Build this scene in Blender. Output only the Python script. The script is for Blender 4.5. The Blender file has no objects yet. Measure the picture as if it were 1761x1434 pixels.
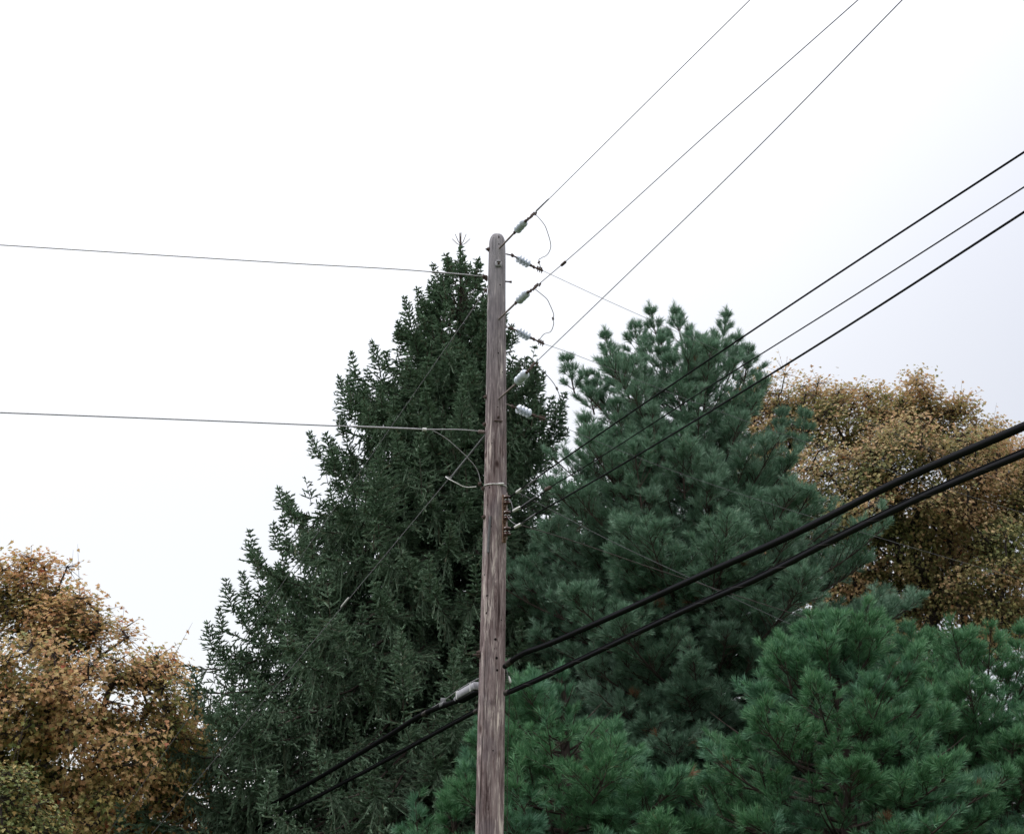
import bpy, math
import numpy as np
from mathutils import Vector

# ------------------------------------------------------------------ camera, sky, sun, exposure
SC = bpy.context.scene
COL = SC.collection
W0, H0, F0 = 1761.0, 1434.0, 2400.0          # photograph size, focal length in its pixels
PITCH = math.radians(20.0)
CAM = np.array([0.0, 0.0, 1.6])
cd = bpy.data.cameras.new('camera'); cam = bpy.data.objects.new('camera', cd); COL.objects.link(cam)
cam.location = CAM; cam.rotation_euler = (math.radians(90) + PITCH, 0, 0)
cd.sensor_width = 36; cd.lens = F0 / W0 * 36; cd.clip_start = 0.1; cd.clip_end = 3000
SC.camera = cam

SUN_EL, SUN_AZ = math.radians(58), math.radians(-80)      # high, to the left of the view and a little beyond it
world = bpy.data.worlds.new('World'); SC.world = world; world.use_nodes = True
nt = world.node_tree; nt.nodes.clear()
def wn(t, **k):
    n = nt.nodes.new(t)
    for a, b in k.items(): setattr(n, a, b)
    return n
out = wn('ShaderNodeOutputWorld'); add = wn('ShaderNodeAddShader')
bg1 = wn('ShaderNodeBackground'); bg2 = wn('ShaderNodeBackground')
sky = wn('ShaderNodeTexSky', sky_type='NISHITA', sun_disc=False, sun_elevation=SUN_EL, sun_rotation=SUN_AZ,
         dust_density=4.0, air_density=1.0, ozone_density=1.0)
nt.links.new(sky.outputs[0], bg1.inputs[0]); bg1.inputs[1].default_value = 0.05
# cloud deck: bright towards the hidden sun, greyer and bluer to the side of it, bright again behind the camera
tc = wn('ShaderNodeTexCoord')
dot = wn('ShaderNodeVectorMath', operation='DOT_PRODUCT')
dot.inputs[1].default_value = Vector((-0.55, 0.75, 0.35)).normalized()
nt.links.new(tc.outputs['Generated'], dot.inputs[0])
noise = wn('ShaderNodeTexNoise'); noise.inputs['Scale'].default_value = 1.6; noise.inputs['Detail'].default_value = 4
nt.links.new(tc.outputs['Generated'], noise.inputs['Vector'])
ma = wn('ShaderNodeMath', operation='MULTIPLY_ADD'); ma.inputs[1].default_value = 0.16
nt.links.new(noise.outputs[0], ma.inputs[0]); nt.links.new(dot.outputs['Value'], ma.inputs[2])
ramp = wn('ShaderNodeValToRGB')
nt.links.new(ma.outputs[0], ramp.inputs[0])
e = ramp.color_ramp.elements
e[0].position = 0.0; e[0].color = (1.00, 0.96, 0.92, 1)  # unseen sky behind the camera, brightened and warmed to light the tree fronts
e[1].position = 1.0; e[1].color = (1.05, 1.045, 1.05, 1)
for p_, c_ in ((0.40, (0.75, 0.74, 0.78)), (0.62, (0.75, 0.755, 0.81)), (0.72, (0.84, 0.84, 0.87)), (0.82, (0.95, 0.945, 0.955)), (0.90, (1.0, 0.995, 1.0))):
    x = ramp.color_ramp.elements.new(p_); x.color = (*c_, 1)
# an overcast sky is brighter overhead than at the horizon
sep = wn('ShaderNodeSeparateXYZ'); nt.links.new(tc.outputs['Generated'], sep.inputs[0])
zen = wn('ShaderNodeMath', operation='MULTIPLY_ADD', use_clamp=False); zen.inputs[1].default_value = 2.20; zen.inputs[2].default_value = 0.77
sq = wn('ShaderNodeMath', operation='POWER', use_clamp=False); sq.inputs[1].default_value = 3.0; zc_ = wn('ShaderNodeMath', operation='MAXIMUM'); zc_.inputs[1].default_value = 0.0
nt.links.new(sep.outputs[2], zc_.inputs[0]); nt.links.new(zc_.outputs[0], sq.inputs[0]); nt.links.new(sq.outputs[0], zen.inputs[0]); zmx = wn('ShaderNodeMath', operation='MAXIMUM'); zmx.inputs[1].default_value = 0.5; nt.links.new(zen.outputs[0], zmx.inputs[0])
nt.links.new(ramp.outputs[0], bg2.inputs[0]); nt.links.new(zmx.outputs[0], bg2.inputs[1])
nt.links.new(bg1.outputs[0], add.inputs[0]); nt.links.new(bg2.outputs[0], add.inputs[1])
nt.links.new(add.outputs[0], out.inputs[0])

sd = bpy.data.lights.new('sun', 'SUN'); sd.energy = 1.4; sd.angle = math.radians(25); sd.color = (1.0, 0.97, 0.93)
sun = bpy.data.objects.new('sun', sd); COL.objects.link(sun)
sv = Vector((math.sin(SUN_AZ) * math.cos(SUN_EL), math.cos(SUN_AZ) * math.cos(SUN_EL), math.sin(SUN_EL)))
sun.rotation_euler = sv.to_track_quat('Z', 'Y').to_euler(); sun.location = (-20, 10, 40)
vs = SC.view_settings; vs.view_transform = 'Standard'; vs.look = 'None'; vs.gamma = 1; vs.exposure = 0.0

# ------------------------------------------------------------------ geometry helpers
R_ = np.array([1.0, 0, 0]); F_ = np.array([0, math.cos(PITCH), math.sin(PITCH)]); U_ = np.array([0, -math.sin(PITCH), math.cos(PITCH)])
def ray(px, py): return (px - W0/2)/F0*R_ + F_ + (H0/2 - py)/F0*U_
def at(px, py, Y):
    d = ray(px, py); return CAM + d*(Y/d[1])
def nrm(v): return v/np.maximum(np.linalg.norm(v, axis=-1, keepdims=True), 1e-9)
PY = 17.0                                     # distance of the pole
PX = at(850, 800, PY)[0]
class Plane:                                  # vertical plane through the pole in which a line of wires runs
    def __init__(s, dx, dy, off=0.0):
        s.n = np.array([-dy, dx, 0.0]); s.n /= np.linalg.norm(s.n); s.p = np.array([PX, PY, 0]) + s.n*off
    def __call__(s, px, py):
        d = ray(px, py); t = np.dot(s.p - CAM, s.n)/np.dot(d, s.n); return CAM + d*t
    def path(s, pts): return np.array([s(*q) for q in pts])
ROAD = Plane(0.42, -0.9)                      # towards the camera on the right, away on the left
SIDE = Plane(0.715, 0.70)                     # away to the right
LEFT = Plane(-0.96, -0.27)                    # to the left
GUYP = Plane(-0.8, 0.6)                       # down to the anchor

def spline(P, n=8):                           # Catmull-Rom through the points
    P = np.asarray(P, float)
    if len(P) < 3: 
        t = np.linspace(0, 1, n+1)[:, None]; return P[0]*(1-t)+P[-1]*t
    h = np.maximum(np.linalg.norm(np.diff(P, axis=0), axis=1), 1e-6); d = np.diff(P, axis=0)/h[:, None]; T = np.empty_like(P)
    T[1:-1] = (d[:-1]*h[1:, None]+d[1:]*h[:-1, None])/(h[:-1]+h[1:])[:, None]; T[0] = 2*d[0]-T[1]; T[-1] = 2*d[-1]-T[-2]; o = []
    for i in range(len(h)):
        for t in np.linspace(0, 1, n, endpoint=False):
            o.append((2*t**3-3*t*t+1)*P[i]+(t**3-2*t*t+t)*h[i]*T[i]+(3*t*t-2*t**3)*P[i+1]+(t**3-t*t)*h[i]*T[i+1])
    o.append(P[-1]); return np.array(o)

def origin(o):
    v = Vector((0, 0, 0))
    while o is not None: v += o.location; o = o.parent
    return np.array(v)

class MB:
    def __init__(s): s.v = []; s.f = []; s.n = 0; s.m = []; s.mi = 0; s.tone = []
    def addv(s, v, f, tone=None):
        v = np.asarray(v, np.float32); f = np.asarray(f, np.int32)
        s.v.append(v); s.f.append(f + s.n); s.m.append(np.full(len(f), s.mi, np.int32)); s.n += len(v)
        s.tone.append(np.zeros(len(v), np.float32) if tone is None else np.asarray(tone, np.float32))
        return s
    def tube(s, P, r, k=8, cap=True):
        P = np.asarray(P, float); n = len(P); r = np.broadcast_to(np.asarray(r, float), (n,))
        T = nrm(np.gradient(P, axis=0)); ref = np.array([0, 0, 1.0]) if abs(T[0][2]) < 0.9 else np.array([1.0, 0, 0])
        A = nrm(np.cross(T[0], ref)); V = []
        for i in range(n):
            A = nrm(A - T[i]*np.dot(A, T[i])); B = np.cross(T[i], A)
            a = np.arange(k)*2*math.pi/k
            V.append(P[i] + r[i]*(np.cos(a)[:, None]*A + np.sin(a)[:, None]*B))
        V = np.vstack(V); Fc = []
        for i in range(n-1):
            for j in range(k):
                a = i*k+j; b = i*k+(j+1) % k; Fc += [(a, b, b+k), (a, b+k, a+k)]
        if cap:
            V = np.vstack([V, P[0], P[-1]]); c0 = n*k
            for j in range(k): Fc += [(c0, (j+1) % k, j), (c0+1, (n-1)*k+j, (n-1)*k+(j+1) % k)]
        return s.addv(V, Fc)
    def lathe(s, p0, axis, prof, k=16):       # profile of (distance along axis, radius)
        axis = nrm(np.asarray(axis, float)); prof = np.asarray(prof, float)
        ref = np.array([0, 0, 1.0]) if abs(axis[2]) < 0.9 else np.array([1.0, 0, 0])
        A = nrm(np.cross(axis, ref)); B = np.cross(axis, A); a = np.arange(k)*2*math.pi/k
        ring = np.cos(a)[:, None]*A + np.sin(a)[:, None]*B
        V = np.vstack([p0 + axis*t + ring*r for t, r in prof]); n = len(prof); Fc = []
        for i in range(n-1):
            for j in range(k):
                q = i*k+j; b = i*k+(j+1) % k; Fc += [(q, b, b+k), (q, b+k, q+k)]
        V = np.vstack([V, p0 + axis*prof[0][0], p0 + axis*prof[-1][0]]); c0 = n*k
        for j in range(k): Fc += [(c0, (j+1) % k, j), (c0+1, (n-1)*k+j, (n-1)*k+(j+1) % k)]
        return s.addv(V, Fc)
    def box(s, c, size, ax=None, bev=0.0):
        c = np.asarray(c, float); h = np.asarray(size, float)/2
        X, Y, Z = (np.eye(3) if ax is None else ax); b = min(bev, *(h*0.9)) if bev else 0
        if not b:
            q = np.array([(i, j, k) for k in (-1, 1) for j in (-1, 1) for i in (-1, 1)], float)
            V = c + (q[:, :1]*h[0])*X + (q[:, 1:2]*h[1])*Y + (q[:, 2:]*h[2])*Z
            F4 = [(0, 2, 3, 1), (4, 5, 7, 6), (0, 1, 5, 4), (2, 6, 7, 3), (0, 4, 6, 2), (1, 3, 7, 5)]
            return s.addv(V, [t for a, b_, c_, d in F4 for t in ((a, b_, c_), (a, c_, d))])
        oct_ = [(h[0]-b, -h[1]), (h[0], -h[1]+b), (h[0], h[1]-b), (h[0]-b, h[1]), (-h[0]+b, h[1]), (-h[0], h[1]-b), (-h[0], -h[1]+b), (-h[0]+b, -h[1])]
        rings = [(-h[2], .75), (-h[2]+b, 1), (h[2]-b, 1), (h[2], .75)]; V = []
        for z, q in rings:
            for x_, y_ in oct_:
                fx = x_ if q == 1 else x_ - math.copysign(b*.8, x_); fy = y_ if q == 1 else y_ - math.copysign(b*.8, y_)
                V.append(c + fx*X + fy*Y + z*Z)
        Fc = []
        for i in range(3):
            for j in range(8):
                a = i*8+j; d = i*8+(j+1) % 8; Fc += [(a, d, d+8), (a, d+8, a+8)]
        for j in range(1, 7): Fc += [(0, j+1, j), (24, 24+j, 24+j+1)]
        return s.addv(V, Fc)
    def ring(s, c, normal, R, r, k=18, kk=8):
        normal = nrm(np.asarray(normal, float)); ref = np.array([0, 0, 1.0]) if abs(normal[2]) < 0.9 else np.array([1.0, 0, 0])
        A = nrm(np.cross(normal, ref)); B = np.cross(normal, A); a = np.linspace(0, 2*math.pi, k+1)
        return s.tube(c + R*(np.cos(a)[:, None]*A + np.sin(a)[:, None]*B), r, kk, False)
    def build(s, name, mats, parent=None, org=None, smooth=True):
        V = np.vstack(s.v).astype(np.float64); Fc = np.vstack(s.f); mi = np.concatenate(s.m)
        o0 = origin(parent) if parent is not None else (np.zeros(3) if org is None else np.asarray(org, float))
        V = (V - o0).astype(np.float32)
        me = bpy.data.meshes.new(name); nf = len(Fc)
        me.vertices.add(len(V)); me.vertices.foreach_set('co', V.ravel())
        me.loops.add(nf*3); me.loops.foreach_set('vertex_index', Fc.astype(np.int32).ravel())
        me.polygons.add(nf); me.polygons.foreach_set('loop_start', np.arange(0, nf*3, 3, dtype=np.int32))
        me.polygons.foreach_set('loop_total', np.full(nf, 3, np.int32))
        me.polygons.foreach_set('material_index', mi)
        me.polygons.foreach_set('use_smooth', np.full(nf, smooth, bool))
        at_ = me.attributes.new('tone', 'FLOAT', 'POINT'); at_.data.foreach_set('value', np.concatenate(s.tone))
        me.update(); me.validate()
        if not isinstance(mats, (list, tuple)): mats = [mats]
        for m in mats: me.materials.append(m)
        if smooth and len(V) < 20000:
            try: me.set_sharp_from_angle(angle=math.radians(45))
            except Exception: pass
        o = bpy.data.objects.new(name, me); COL.objects.link(o)
        if parent is not None: o.parent = parent
        else: o.location = o0
        return o

def tag(o, label=None, cat=None, group=None, kind=None):
    for k_, v_ in (('label', label), ('category', cat), ('group', group), ('kind', kind)):
        if v_: o[k_] = v_
    return o
def thing(name, label, cat, loc, group=None):
    o = bpy.data.objects.new(name, None); COL.objects.link(o); o.location = loc; o.empty_display_size = 0.2
    return tag(o, label, cat, group)

# ------------------------------------------------------------------ materials
def mat(name, rough=0.7, spec=0.3, metal=0.0):
    m = bpy.data.materials.new(name); m.use_nodes = True; t = m.node_tree; b = t.nodes['Principled BSDF']
    b.inputs['Roughness'].default_value = rough; b.inputs['Specular IOR Level'].default_value = spec; b.inputs['Metallic'].default_value = metal
    return m, t, b
def N(t, kind, **k):
    n = t.nodes.new(kind)
    for a, b in k.items(): setattr(n, a, b)
    return n
def set_ramp(r, stops):
    el = r.color_ramp.elements
    while len(el) > 2: el.remove(el[-1])
    el[0].position = stops[0][0]; el[0].color = (*stops[0][1], 1); el[1].position = stops[-1][0]; el[1].color = (*stops[-1][1], 1)
    for p, c in stops[1:-1]: q = el.new(p); q.color = (*c, 1)
def simple(name, c1, c2, scale=30, rough=0.5, spec=0.4, metal=0.0, bump=0.0, stretch=(1, 1, 1)):
    m, t, b = mat(name, rough, spec, metal)
    tc = N(t, 'ShaderNodeTexCoord'); mp = N(t, 'ShaderNodeMapping'); mp.inputs['Scale'].default_value = stretch
    no = N(t, 'ShaderNodeTexNoise'); no.inputs['Scale'].default_value = scale; no.inputs['Detail'].default_value = 5
    r = N(t, 'ShaderNodeValToRGB'); set_ramp(r, [(0.3, c1), (0.7, c2)])
    t.links.new(tc.outputs['Object'], mp.inputs[0]); t.links.new(mp.outputs[0], no.inputs['Vector'])
    t.links.new(no.outputs[0], r.inputs[0]); t.links.new(r.outputs[0], b.inputs['Base Color'])
    if bump:
        bm_ = N(t, 'ShaderNodeBump'); bm_.inputs['Strength'].default_value = bump; bm_.inputs['Distance'].default_value = 0.01
        t.links.new(no.outputs[0], bm_.inputs['Height']); t.links.new(bm_.outputs[0], b.inputs['Normal'])
    return m
M = {}
M['galv'] = simple('galvanised_steel', (0.20, 0.20, 0.21), (0.34, 0.34, 0.36), 60, 0.45, 0.5, 0.6)
M['rust'] = simple('rusty_steel', (0.045, 0.030, 0.028), (0.11, 0.075, 0.065), 60, 0.7, 0.3, 0.2, 0.3)
M['rustrod'] = simple('weathered_rod', (0.13, 0.10, 0.095), (0.25, 0.21, 0.20), 40, 0.65, 0.3, 0.2, 0.2)
M['porcelain'] = simple('grey_porcelain', (0.44, 0.49, 0.59), (0.54, 0.60, 0.69), 12, 0.22, 0.6)
M['brown'] = simple('brown_porcelain', (0.035, 0.014, 0.012), (0.07, 0.025, 0.02), 15, 0.2, 0.6)
M['wire'] = simple('weathered_aluminium_wire', (0.10, 0.10, 0.11), (0.18, 0.18, 0.20), 40, 0.5, 0.4, 0.5)
M['palewire'] = simple('pale_aluminium_wire', (0.50, 0.50, 0.50), (0.66, 0.66, 0.66), 40, 0.5, 0.4, 0.2)
M['darkwire'] = simple('dark_copper_wire', (0.03, 0.026, 0.026), (0.07, 0.05, 0.045), 40, 0.6, 0.3)
M['cable'] = simple('black_polyethylene', (0.004, 0.004, 0.005), (0.009, 0.009, 0.011), 25, 0.32, 0.10, 0, 0.1, (1, 1, 1))
m, t, b = mat('black_cable_sheath', 0.5, 0.2); df = N(t, 'ShaderNodeBsdfDiffuse'); df.inputs[0].default_value = (0.006, 0.006, 0.007, 1)
gl = N(t, 'ShaderNodeBsdfGlossy'); gl.inputs[0].default_value = (0.9, 0.92, 1.0, 1); gl.inputs['Roughness'].default_value = 0.28
no = N(t, 'ShaderNodeTexNoise'); no.inputs['Scale'].default_value = 9; mr = N(t, 'ShaderNodeMapRange'); mr.inputs[3].default_value = 0.006; mr.inputs[4].default_value = 0.026
t.links.new(no.outputs[0], mr.inputs[0]); mx = N(t, 'ShaderNodeMixShader'); t.links.new(mr.outputs[0], mx.inputs[0]); t.links.new(df.outputs[0], mx.inputs[1]); t.links.new(gl.outputs[0], mx.inputs[2])
t.links.new(mx.outputs[0], t.nodes['Material Output'].inputs[0]); M['cable'] = m
M['case'] = simple('grey_plastic_case', (0.24, 0.24, 0.28), (0.31, 0.31, 0.35), 20, 0.5, 0.4)
M['moulding'] = simple('grey_plastic_strip', (0.09, 0.095, 0.105), (0.15, 0.155, 0.165), 20, 0.6, 0.3)
M['rack0'] = simple('dark_clamp_steel', (0.02, 0.018, 0.018), (0.05, 0.042, 0.04), 40, 0.6, 0.3, 0.3)
M['rack'] = simple('rusted_rack_channel', (0.16, 0.085, 0.06), (0.36, 0.26, 0.20), 25, 0.7, 0.3, 0.1, 0.2)
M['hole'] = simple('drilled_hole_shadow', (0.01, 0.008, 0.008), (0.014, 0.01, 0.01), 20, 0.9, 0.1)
M['bark'] = simple('dark_bark', (0.030, 0.024, 0.022), (0.085, 0.066, 0.058), 9, 0.9, 0.2, 0, 0.6, (1, 1, .25))
M['twig'] = simple('brown_twig', (0.038, 0.030, 0.026), (0.09, 0.070, 0.058), 9, 0.9, 0.2)
M['mbark'] = simple('maple_bark', (0.028, 0.022, 0.022), (0.07, 0.056, 0.052), 7, 0.9, 0.2, 0, 0.6, (1, 1, .3))

def foliage(name, stops, clump=None, rough=0.55, spec=0.25, trans=0.0, nscale=1.2):
    m, t, b = mat(name, rough, spec)
    g = N(t, 'ShaderNodeNewGeometry'); r = N(t, 'ShaderNodeValToRGB'); set_ramp(r, stops)
    t.links.new(g.outputs['Random Per Island'], r.inputs[0]); col = r.outputs[0]
    if clump:                                  # patches of leaves that turned earlier or later
        tc = N(t, 'ShaderNodeTexCoord'); no = N(t, 'ShaderNodeTexNoise'); no.inputs['Scale'].default_value = nscale; no.inputs['Detail'].default_value = 3
        t.links.new(tc.outputs['Object'], no.inputs['Vector'])
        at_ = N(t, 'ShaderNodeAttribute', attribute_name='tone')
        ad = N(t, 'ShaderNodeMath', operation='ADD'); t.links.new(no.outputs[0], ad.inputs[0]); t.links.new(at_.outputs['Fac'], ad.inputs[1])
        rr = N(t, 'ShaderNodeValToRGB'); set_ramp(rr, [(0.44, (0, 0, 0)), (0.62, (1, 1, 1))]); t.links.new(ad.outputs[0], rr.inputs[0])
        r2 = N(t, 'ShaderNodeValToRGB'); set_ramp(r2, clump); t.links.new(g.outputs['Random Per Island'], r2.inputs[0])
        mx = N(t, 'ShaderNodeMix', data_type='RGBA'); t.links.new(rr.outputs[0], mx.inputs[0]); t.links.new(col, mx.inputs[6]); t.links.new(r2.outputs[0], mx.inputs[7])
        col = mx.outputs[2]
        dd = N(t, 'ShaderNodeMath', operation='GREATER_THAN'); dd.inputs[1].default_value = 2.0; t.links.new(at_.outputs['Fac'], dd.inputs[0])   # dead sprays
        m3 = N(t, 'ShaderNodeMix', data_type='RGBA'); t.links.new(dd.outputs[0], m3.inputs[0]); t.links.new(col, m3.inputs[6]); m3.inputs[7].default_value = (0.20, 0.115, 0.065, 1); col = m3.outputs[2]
    t.links.new(col, b.inputs['Base Color'])
    if trans:
        tr = N(t, 'ShaderNodeBsdfTranslucent'); t.links.new(col, tr.inputs[0]); ms = N(t, 'ShaderNodeMixShader'); ms.inputs[0].default_value = trans
        o = t.nodes['Material Output']; t.links.new(b.outputs[0], ms.inputs[1]); t.links.new(tr.outputs[0], ms.inputs[2]); t.links.new(ms.outputs[0], o.inputs[0])
    return m
M['spruce'] = foliage('spruce_needles', [(0, (0.084, 0.135, 0.086)), (0.5, (0.150, 0.240, 0.158)), (0.93, (0.285, 0.410, 0.295)), (1, (0.18, 0.14, 0.09))], trans=0.14)
M['pine'] = foliage('pine_needles', [(0, (0.048, 0.142, 0.062)), (0.5, (0.095, 0.235, 0.112)), (0.96, (0.190, 0.380, 0.205)), (1, (0.16, 0.13, 0.06))],
                    clump=[(0, (0.075, 0.180, 0.115)), (1, (0.170, 0.340, 0.235))], trans=0.15, nscale=0.7)
M['pinehaze'] = foliage('haze_tinted_pine_needles', [(0, (0.078, 0.160, 0.104)), (0.5, (0.138, 0.255, 0.172)), (0.96, (0.240, 0.385, 0.275)), (1, (0.18, 0.13, 0.08))],
                    clump=[(0, (0.120, 0.210, 0.150)), (1, (0.250, 0.375, 0.290))], trans=0.15, nscale=0.7)  # tall pine: veil of haze put into the needle colour, paler and bluer
M['maple'] = foliage('maple_leaves_orange', [(0, (0.50, 0.27, 0.14)), (0.35, (0.62, 0.38, 0.20)), (0.7, (0.60, 0.43, 0.20)), (0.92, (0.36, 0.30, 0.12)), (1, (0.38, 0.11, 0.06))],
                     clump=[(0, (0.10, 0.14, 0.05)), (0.6, (0.24, 0.27, 0.09)), (1, (0.55, 0.43, 0.16))], trans=0.4, nscale=0.55)
M['maple2'] = foliage('maple_leaves_ochre', [(0, (0.46, 0.28, 0.16)), (0.35, (0.57, 0.38, 0.22)), (0.75, (0.56, 0.43, 0.23)), (0.93, (0.36, 0.33, 0.15)), (1, (0.40, 0.16, 0.08))],
                      clump=[(0, (0.10, 0.13, 0.05)), (0.6, (0.24, 0.27, 0.11)), (1, (0.50, 0.43, 0.18))], trans=0.4, nscale=0.5)
M['shrub'] = foliage('yellow_green_leaves', [(0, (0.12, 0.16, 0.06)), (0.6, (0.22, 0.25, 0.09)), (1, (0.42, 0.28, 0.10))], trans=0.25)
M['gold'] = foliage('golden_leaves', [(0, (0.40, 0.34, 0.08)), (1, (0.55, 0.42, 0.12))], trans=0.3)
M['grass'] = simple('mown_grass', (0.030, 0.050, 0.018), (0.075, 0.095, 0.035), 2.0, 0.9, 0.2, 0, 0.4)

def wood():
    m, t, b = mat('weathered_pole_wood', 0.85, 0.2)
    tc = N(t, 'ShaderNodeTexCoord')
    def noise(sc, scale, detail=6, rough=0.6, dist=0.0):
        mp = N(t, 'ShaderNodeMapping'); mp.inputs['Scale'].default_value = sc
        no = N(t, 'ShaderNodeTexNoise'); no.inputs['Scale'].default_value = scale; no.inputs['Detail'].default_value = detail
        no.inputs['Roughness'].default_value = rough; no.inputs['Distortion'].default_value = dist
        t.links.new(tc.outputs['Object'], mp.inputs[0]); t.links.new(mp.outputs[0], no.inputs['Vector']); return no.outputs[0]
    broad = noise((1, 1, .16), 5.5, 5, 0.6, 0.6); fine = noise((1, 1, .035), 48, 8, 0.75); mid = noise((1, 1, .10), 20, 7, 0.7, 1.8)
    blot = noise((1, 1, .6), 2.2, 4)
    r = N(t, 'ShaderNodeValToRGB'); set_ramp(r, [(0.40, (0.065, 0.042, 0.042)), (0.465, (0.150, 0.112, 0.115)), (0.53, (0.25, 0.205, 0.21)), (0.60, (0.54, 0.48, 0.45))])
    s1 = N(t, 'ShaderNodeMath', operation='MULTIPLY_ADD'); s1.inputs[1].default_value = 0.55; t.links.new(mid, s1.inputs[0])
    s2 = N(t, 'ShaderNodeMath', operation='MULTIPLY'); s2.inputs[1].default_value = 0.45; t.links.new(broad, s2.inputs[0]); t.links.new(s2.outputs[0], s1.inputs[2])
    t.links.new(s1.outputs[0], r.inputs[0])
    fr = N(t, 'ShaderNodeValToRGB'); set_ramp(fr, [(0.36, (0.30, 0.26, 0.26)), (0.45, (0.95, 0.95, 0.95)), (0.64, (1.35, 1.32, 1.3))]); t.links.new(fine, fr.inputs[0])
    mu = N(t, 'ShaderNodeMix', data_type='RGBA', blend_type='MULTIPLY'); mu.inputs[0].default_value = 1.0
    t.links.new(r.outputs[0], mu.inputs[6]); t.links.new(fr.outputs[0], mu.inputs[7])
    mpk = N(t, 'ShaderNodeMapping'); mpk.inputs['Scale'].default_value = (1, 1, .55); t.links.new(tc.outputs['Object'], mpk.inputs[0])
    vo = N(t, 'ShaderNodeTexVoronoi'); vo.inputs['Scale'].default_value = 4.2; t.links.new(mpk.outputs[0], vo.inputs['Vector'])
    kr = N(t, 'ShaderNodeValToRGB'); set_ramp(kr, [(0.05, (0.22, 0.17, 0.16)), (0.10, (0.6, 0.55, 0.52)), (0.15, (1, 1, 1))]); t.links.new(vo.outputs['Distance'], kr.inputs[0])
    mk = N(t, 'ShaderNodeMix', data_type='RGBA', blend_type='MULTIPLY'); mk.inputs[0].default_value = 1.0; t.links.new(mu.outputs[2], mk.inputs[6]); t.links.new(kr.outputs[0], mk.inputs[7]); mu = mk
    # the upper third has bleached to grey
    sp = N(t, 'ShaderNodeSeparateXYZ'); t.links.new(tc.outputs['Object'], sp.inputs[0])
    mr = N(t, 'ShaderNodeMapRange'); mr.inputs[1].default_value = 7.2; mr.inputs[2].default_value = 10.4; mr.inputs[3].default_value = 0.0; mr.inputs[4].default_value = 0.75
    t.links.new(sp.outputs[2], mr.inputs[0])
    grey = N(t, 'ShaderNodeMix', data_type='RGBA', blend_type='MIX'); t.links.new(mr.outputs[0], grey.inputs[0]); t.links.new(mu.outputs[2], grey.inputs[6])
    gr = N(t, 'ShaderNodeMix', data_type='RGBA', blend_type='MULTIPLY'); gr.inputs[0].default_value = 1.0; gr.inputs[6].default_value = (0.27, 0.275, 0.31, 1); t.links.new(fr.outputs[0], gr.inputs[7])
    t.links.new(gr.outputs[2], grey.inputs[7])
    # bluish preservative bloom in blotches
    br = N(t, 'ShaderNodeValToRGB'); set_ramp(br, [(0.52, (0, 0, 0)), (0.68, (0.55, 0.55, 0.55))]); t.links.new(blot, br.inputs[0])
    bl = N(t, 'ShaderNodeMix', data_type='RGBA', blend_type='MIX'); t.links.new(br.outputs[0], bl.inputs[0]); t.links.new(grey.outputs[2], bl.inputs[6]); bl.inputs[7].default_value = (0.15, 0.13, 0.155, 1)
    t.links.new(bl.outputs[2], b.inputs['Base Color'])
    bp = N(t, 'ShaderNodeBump'); bp.inputs['Strength'].default_value = 0.7; bp.inputs['Distance'].default_value = 0.012
    su = N(t, 'ShaderNodeMath', operation='ADD'); t.links.new(fine, su.inputs[0]); t.links.new(mid, su.inputs[1]); t.links.new(su.outputs[0], bp.inputs['Height'])
    t.links.new(bp.outputs[0], b.inputs['Normal']); return m
M['wood'] = wood()

# ------------------------------------------------------------------ ground
g = MB(); n = 40; xs = np.sinh(np.linspace(-4.5, 4.5, n+1))*30
V = np.array([(x, y+20, 0.06*math.sin(x*.21)*math.cos(y*.17) if abs(x)+abs(y) < 200 else 0) for y in xs for x in xs])
Fc = [t for j in range(n) for i in range(n) for t in ((j*(n+1)+i, j*(n+1)+i+1, (j+1)*(n+1)+i+1), (j*(n+1)+i, (j+1)*(n+1)+i+1, (j+1)*(n+1)+i))]
tag(g.addv(V, Fc).build('ground', M['grass']), kind='structure')

# ------------------------------------------------------------------ trees
def profile(tab, px0, Y):                     # silhouette table (row, left px, right px) -> metres at the tree's distance
    tab = np.array(tab, float); z = []; l = []; r = []
    for py, a, b in tab:
        q = at(px0, py, Y); s = np.dot(q - CAM, F_)/F0; z.append(q[2]); l.append(a*s); r.append(b*s)
    z, l, r = map(np.array, (z, l, r)); o = np.argsort(z); z, l, r = z[o], l[o], r[o]
    def R(h, az):                             # az: angle from +x
        a, b = np.interp(h, z, l), np.interp(h, z, r); c = (1+np.cos(az))/2; return a*(1-c)+b*c
    return R, z[0], z[-1]
def bez(P0, P1, P2, P3, t):
    t = t[None, :, None]; P0, P1, P2, P3 = (q[:, None, :] for q in (P0, P1, P2, P3))
    P = (1-t)**3*P0+3*(1-t)**2*t*P1+3*(1-t)*t*t*P2+t**3*P3
    T = 3*(1-t)**2*(P1-P0)+6*(1-t)*t*(P2-P1)+3*t*t*(P3-P2); return P, nrm(T)
UP = np.array([0, 0, 1.0])
def perp(d, rng):
    a = nrm(np.cross(d, rng.normal(size=d.shape))); return a
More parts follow.
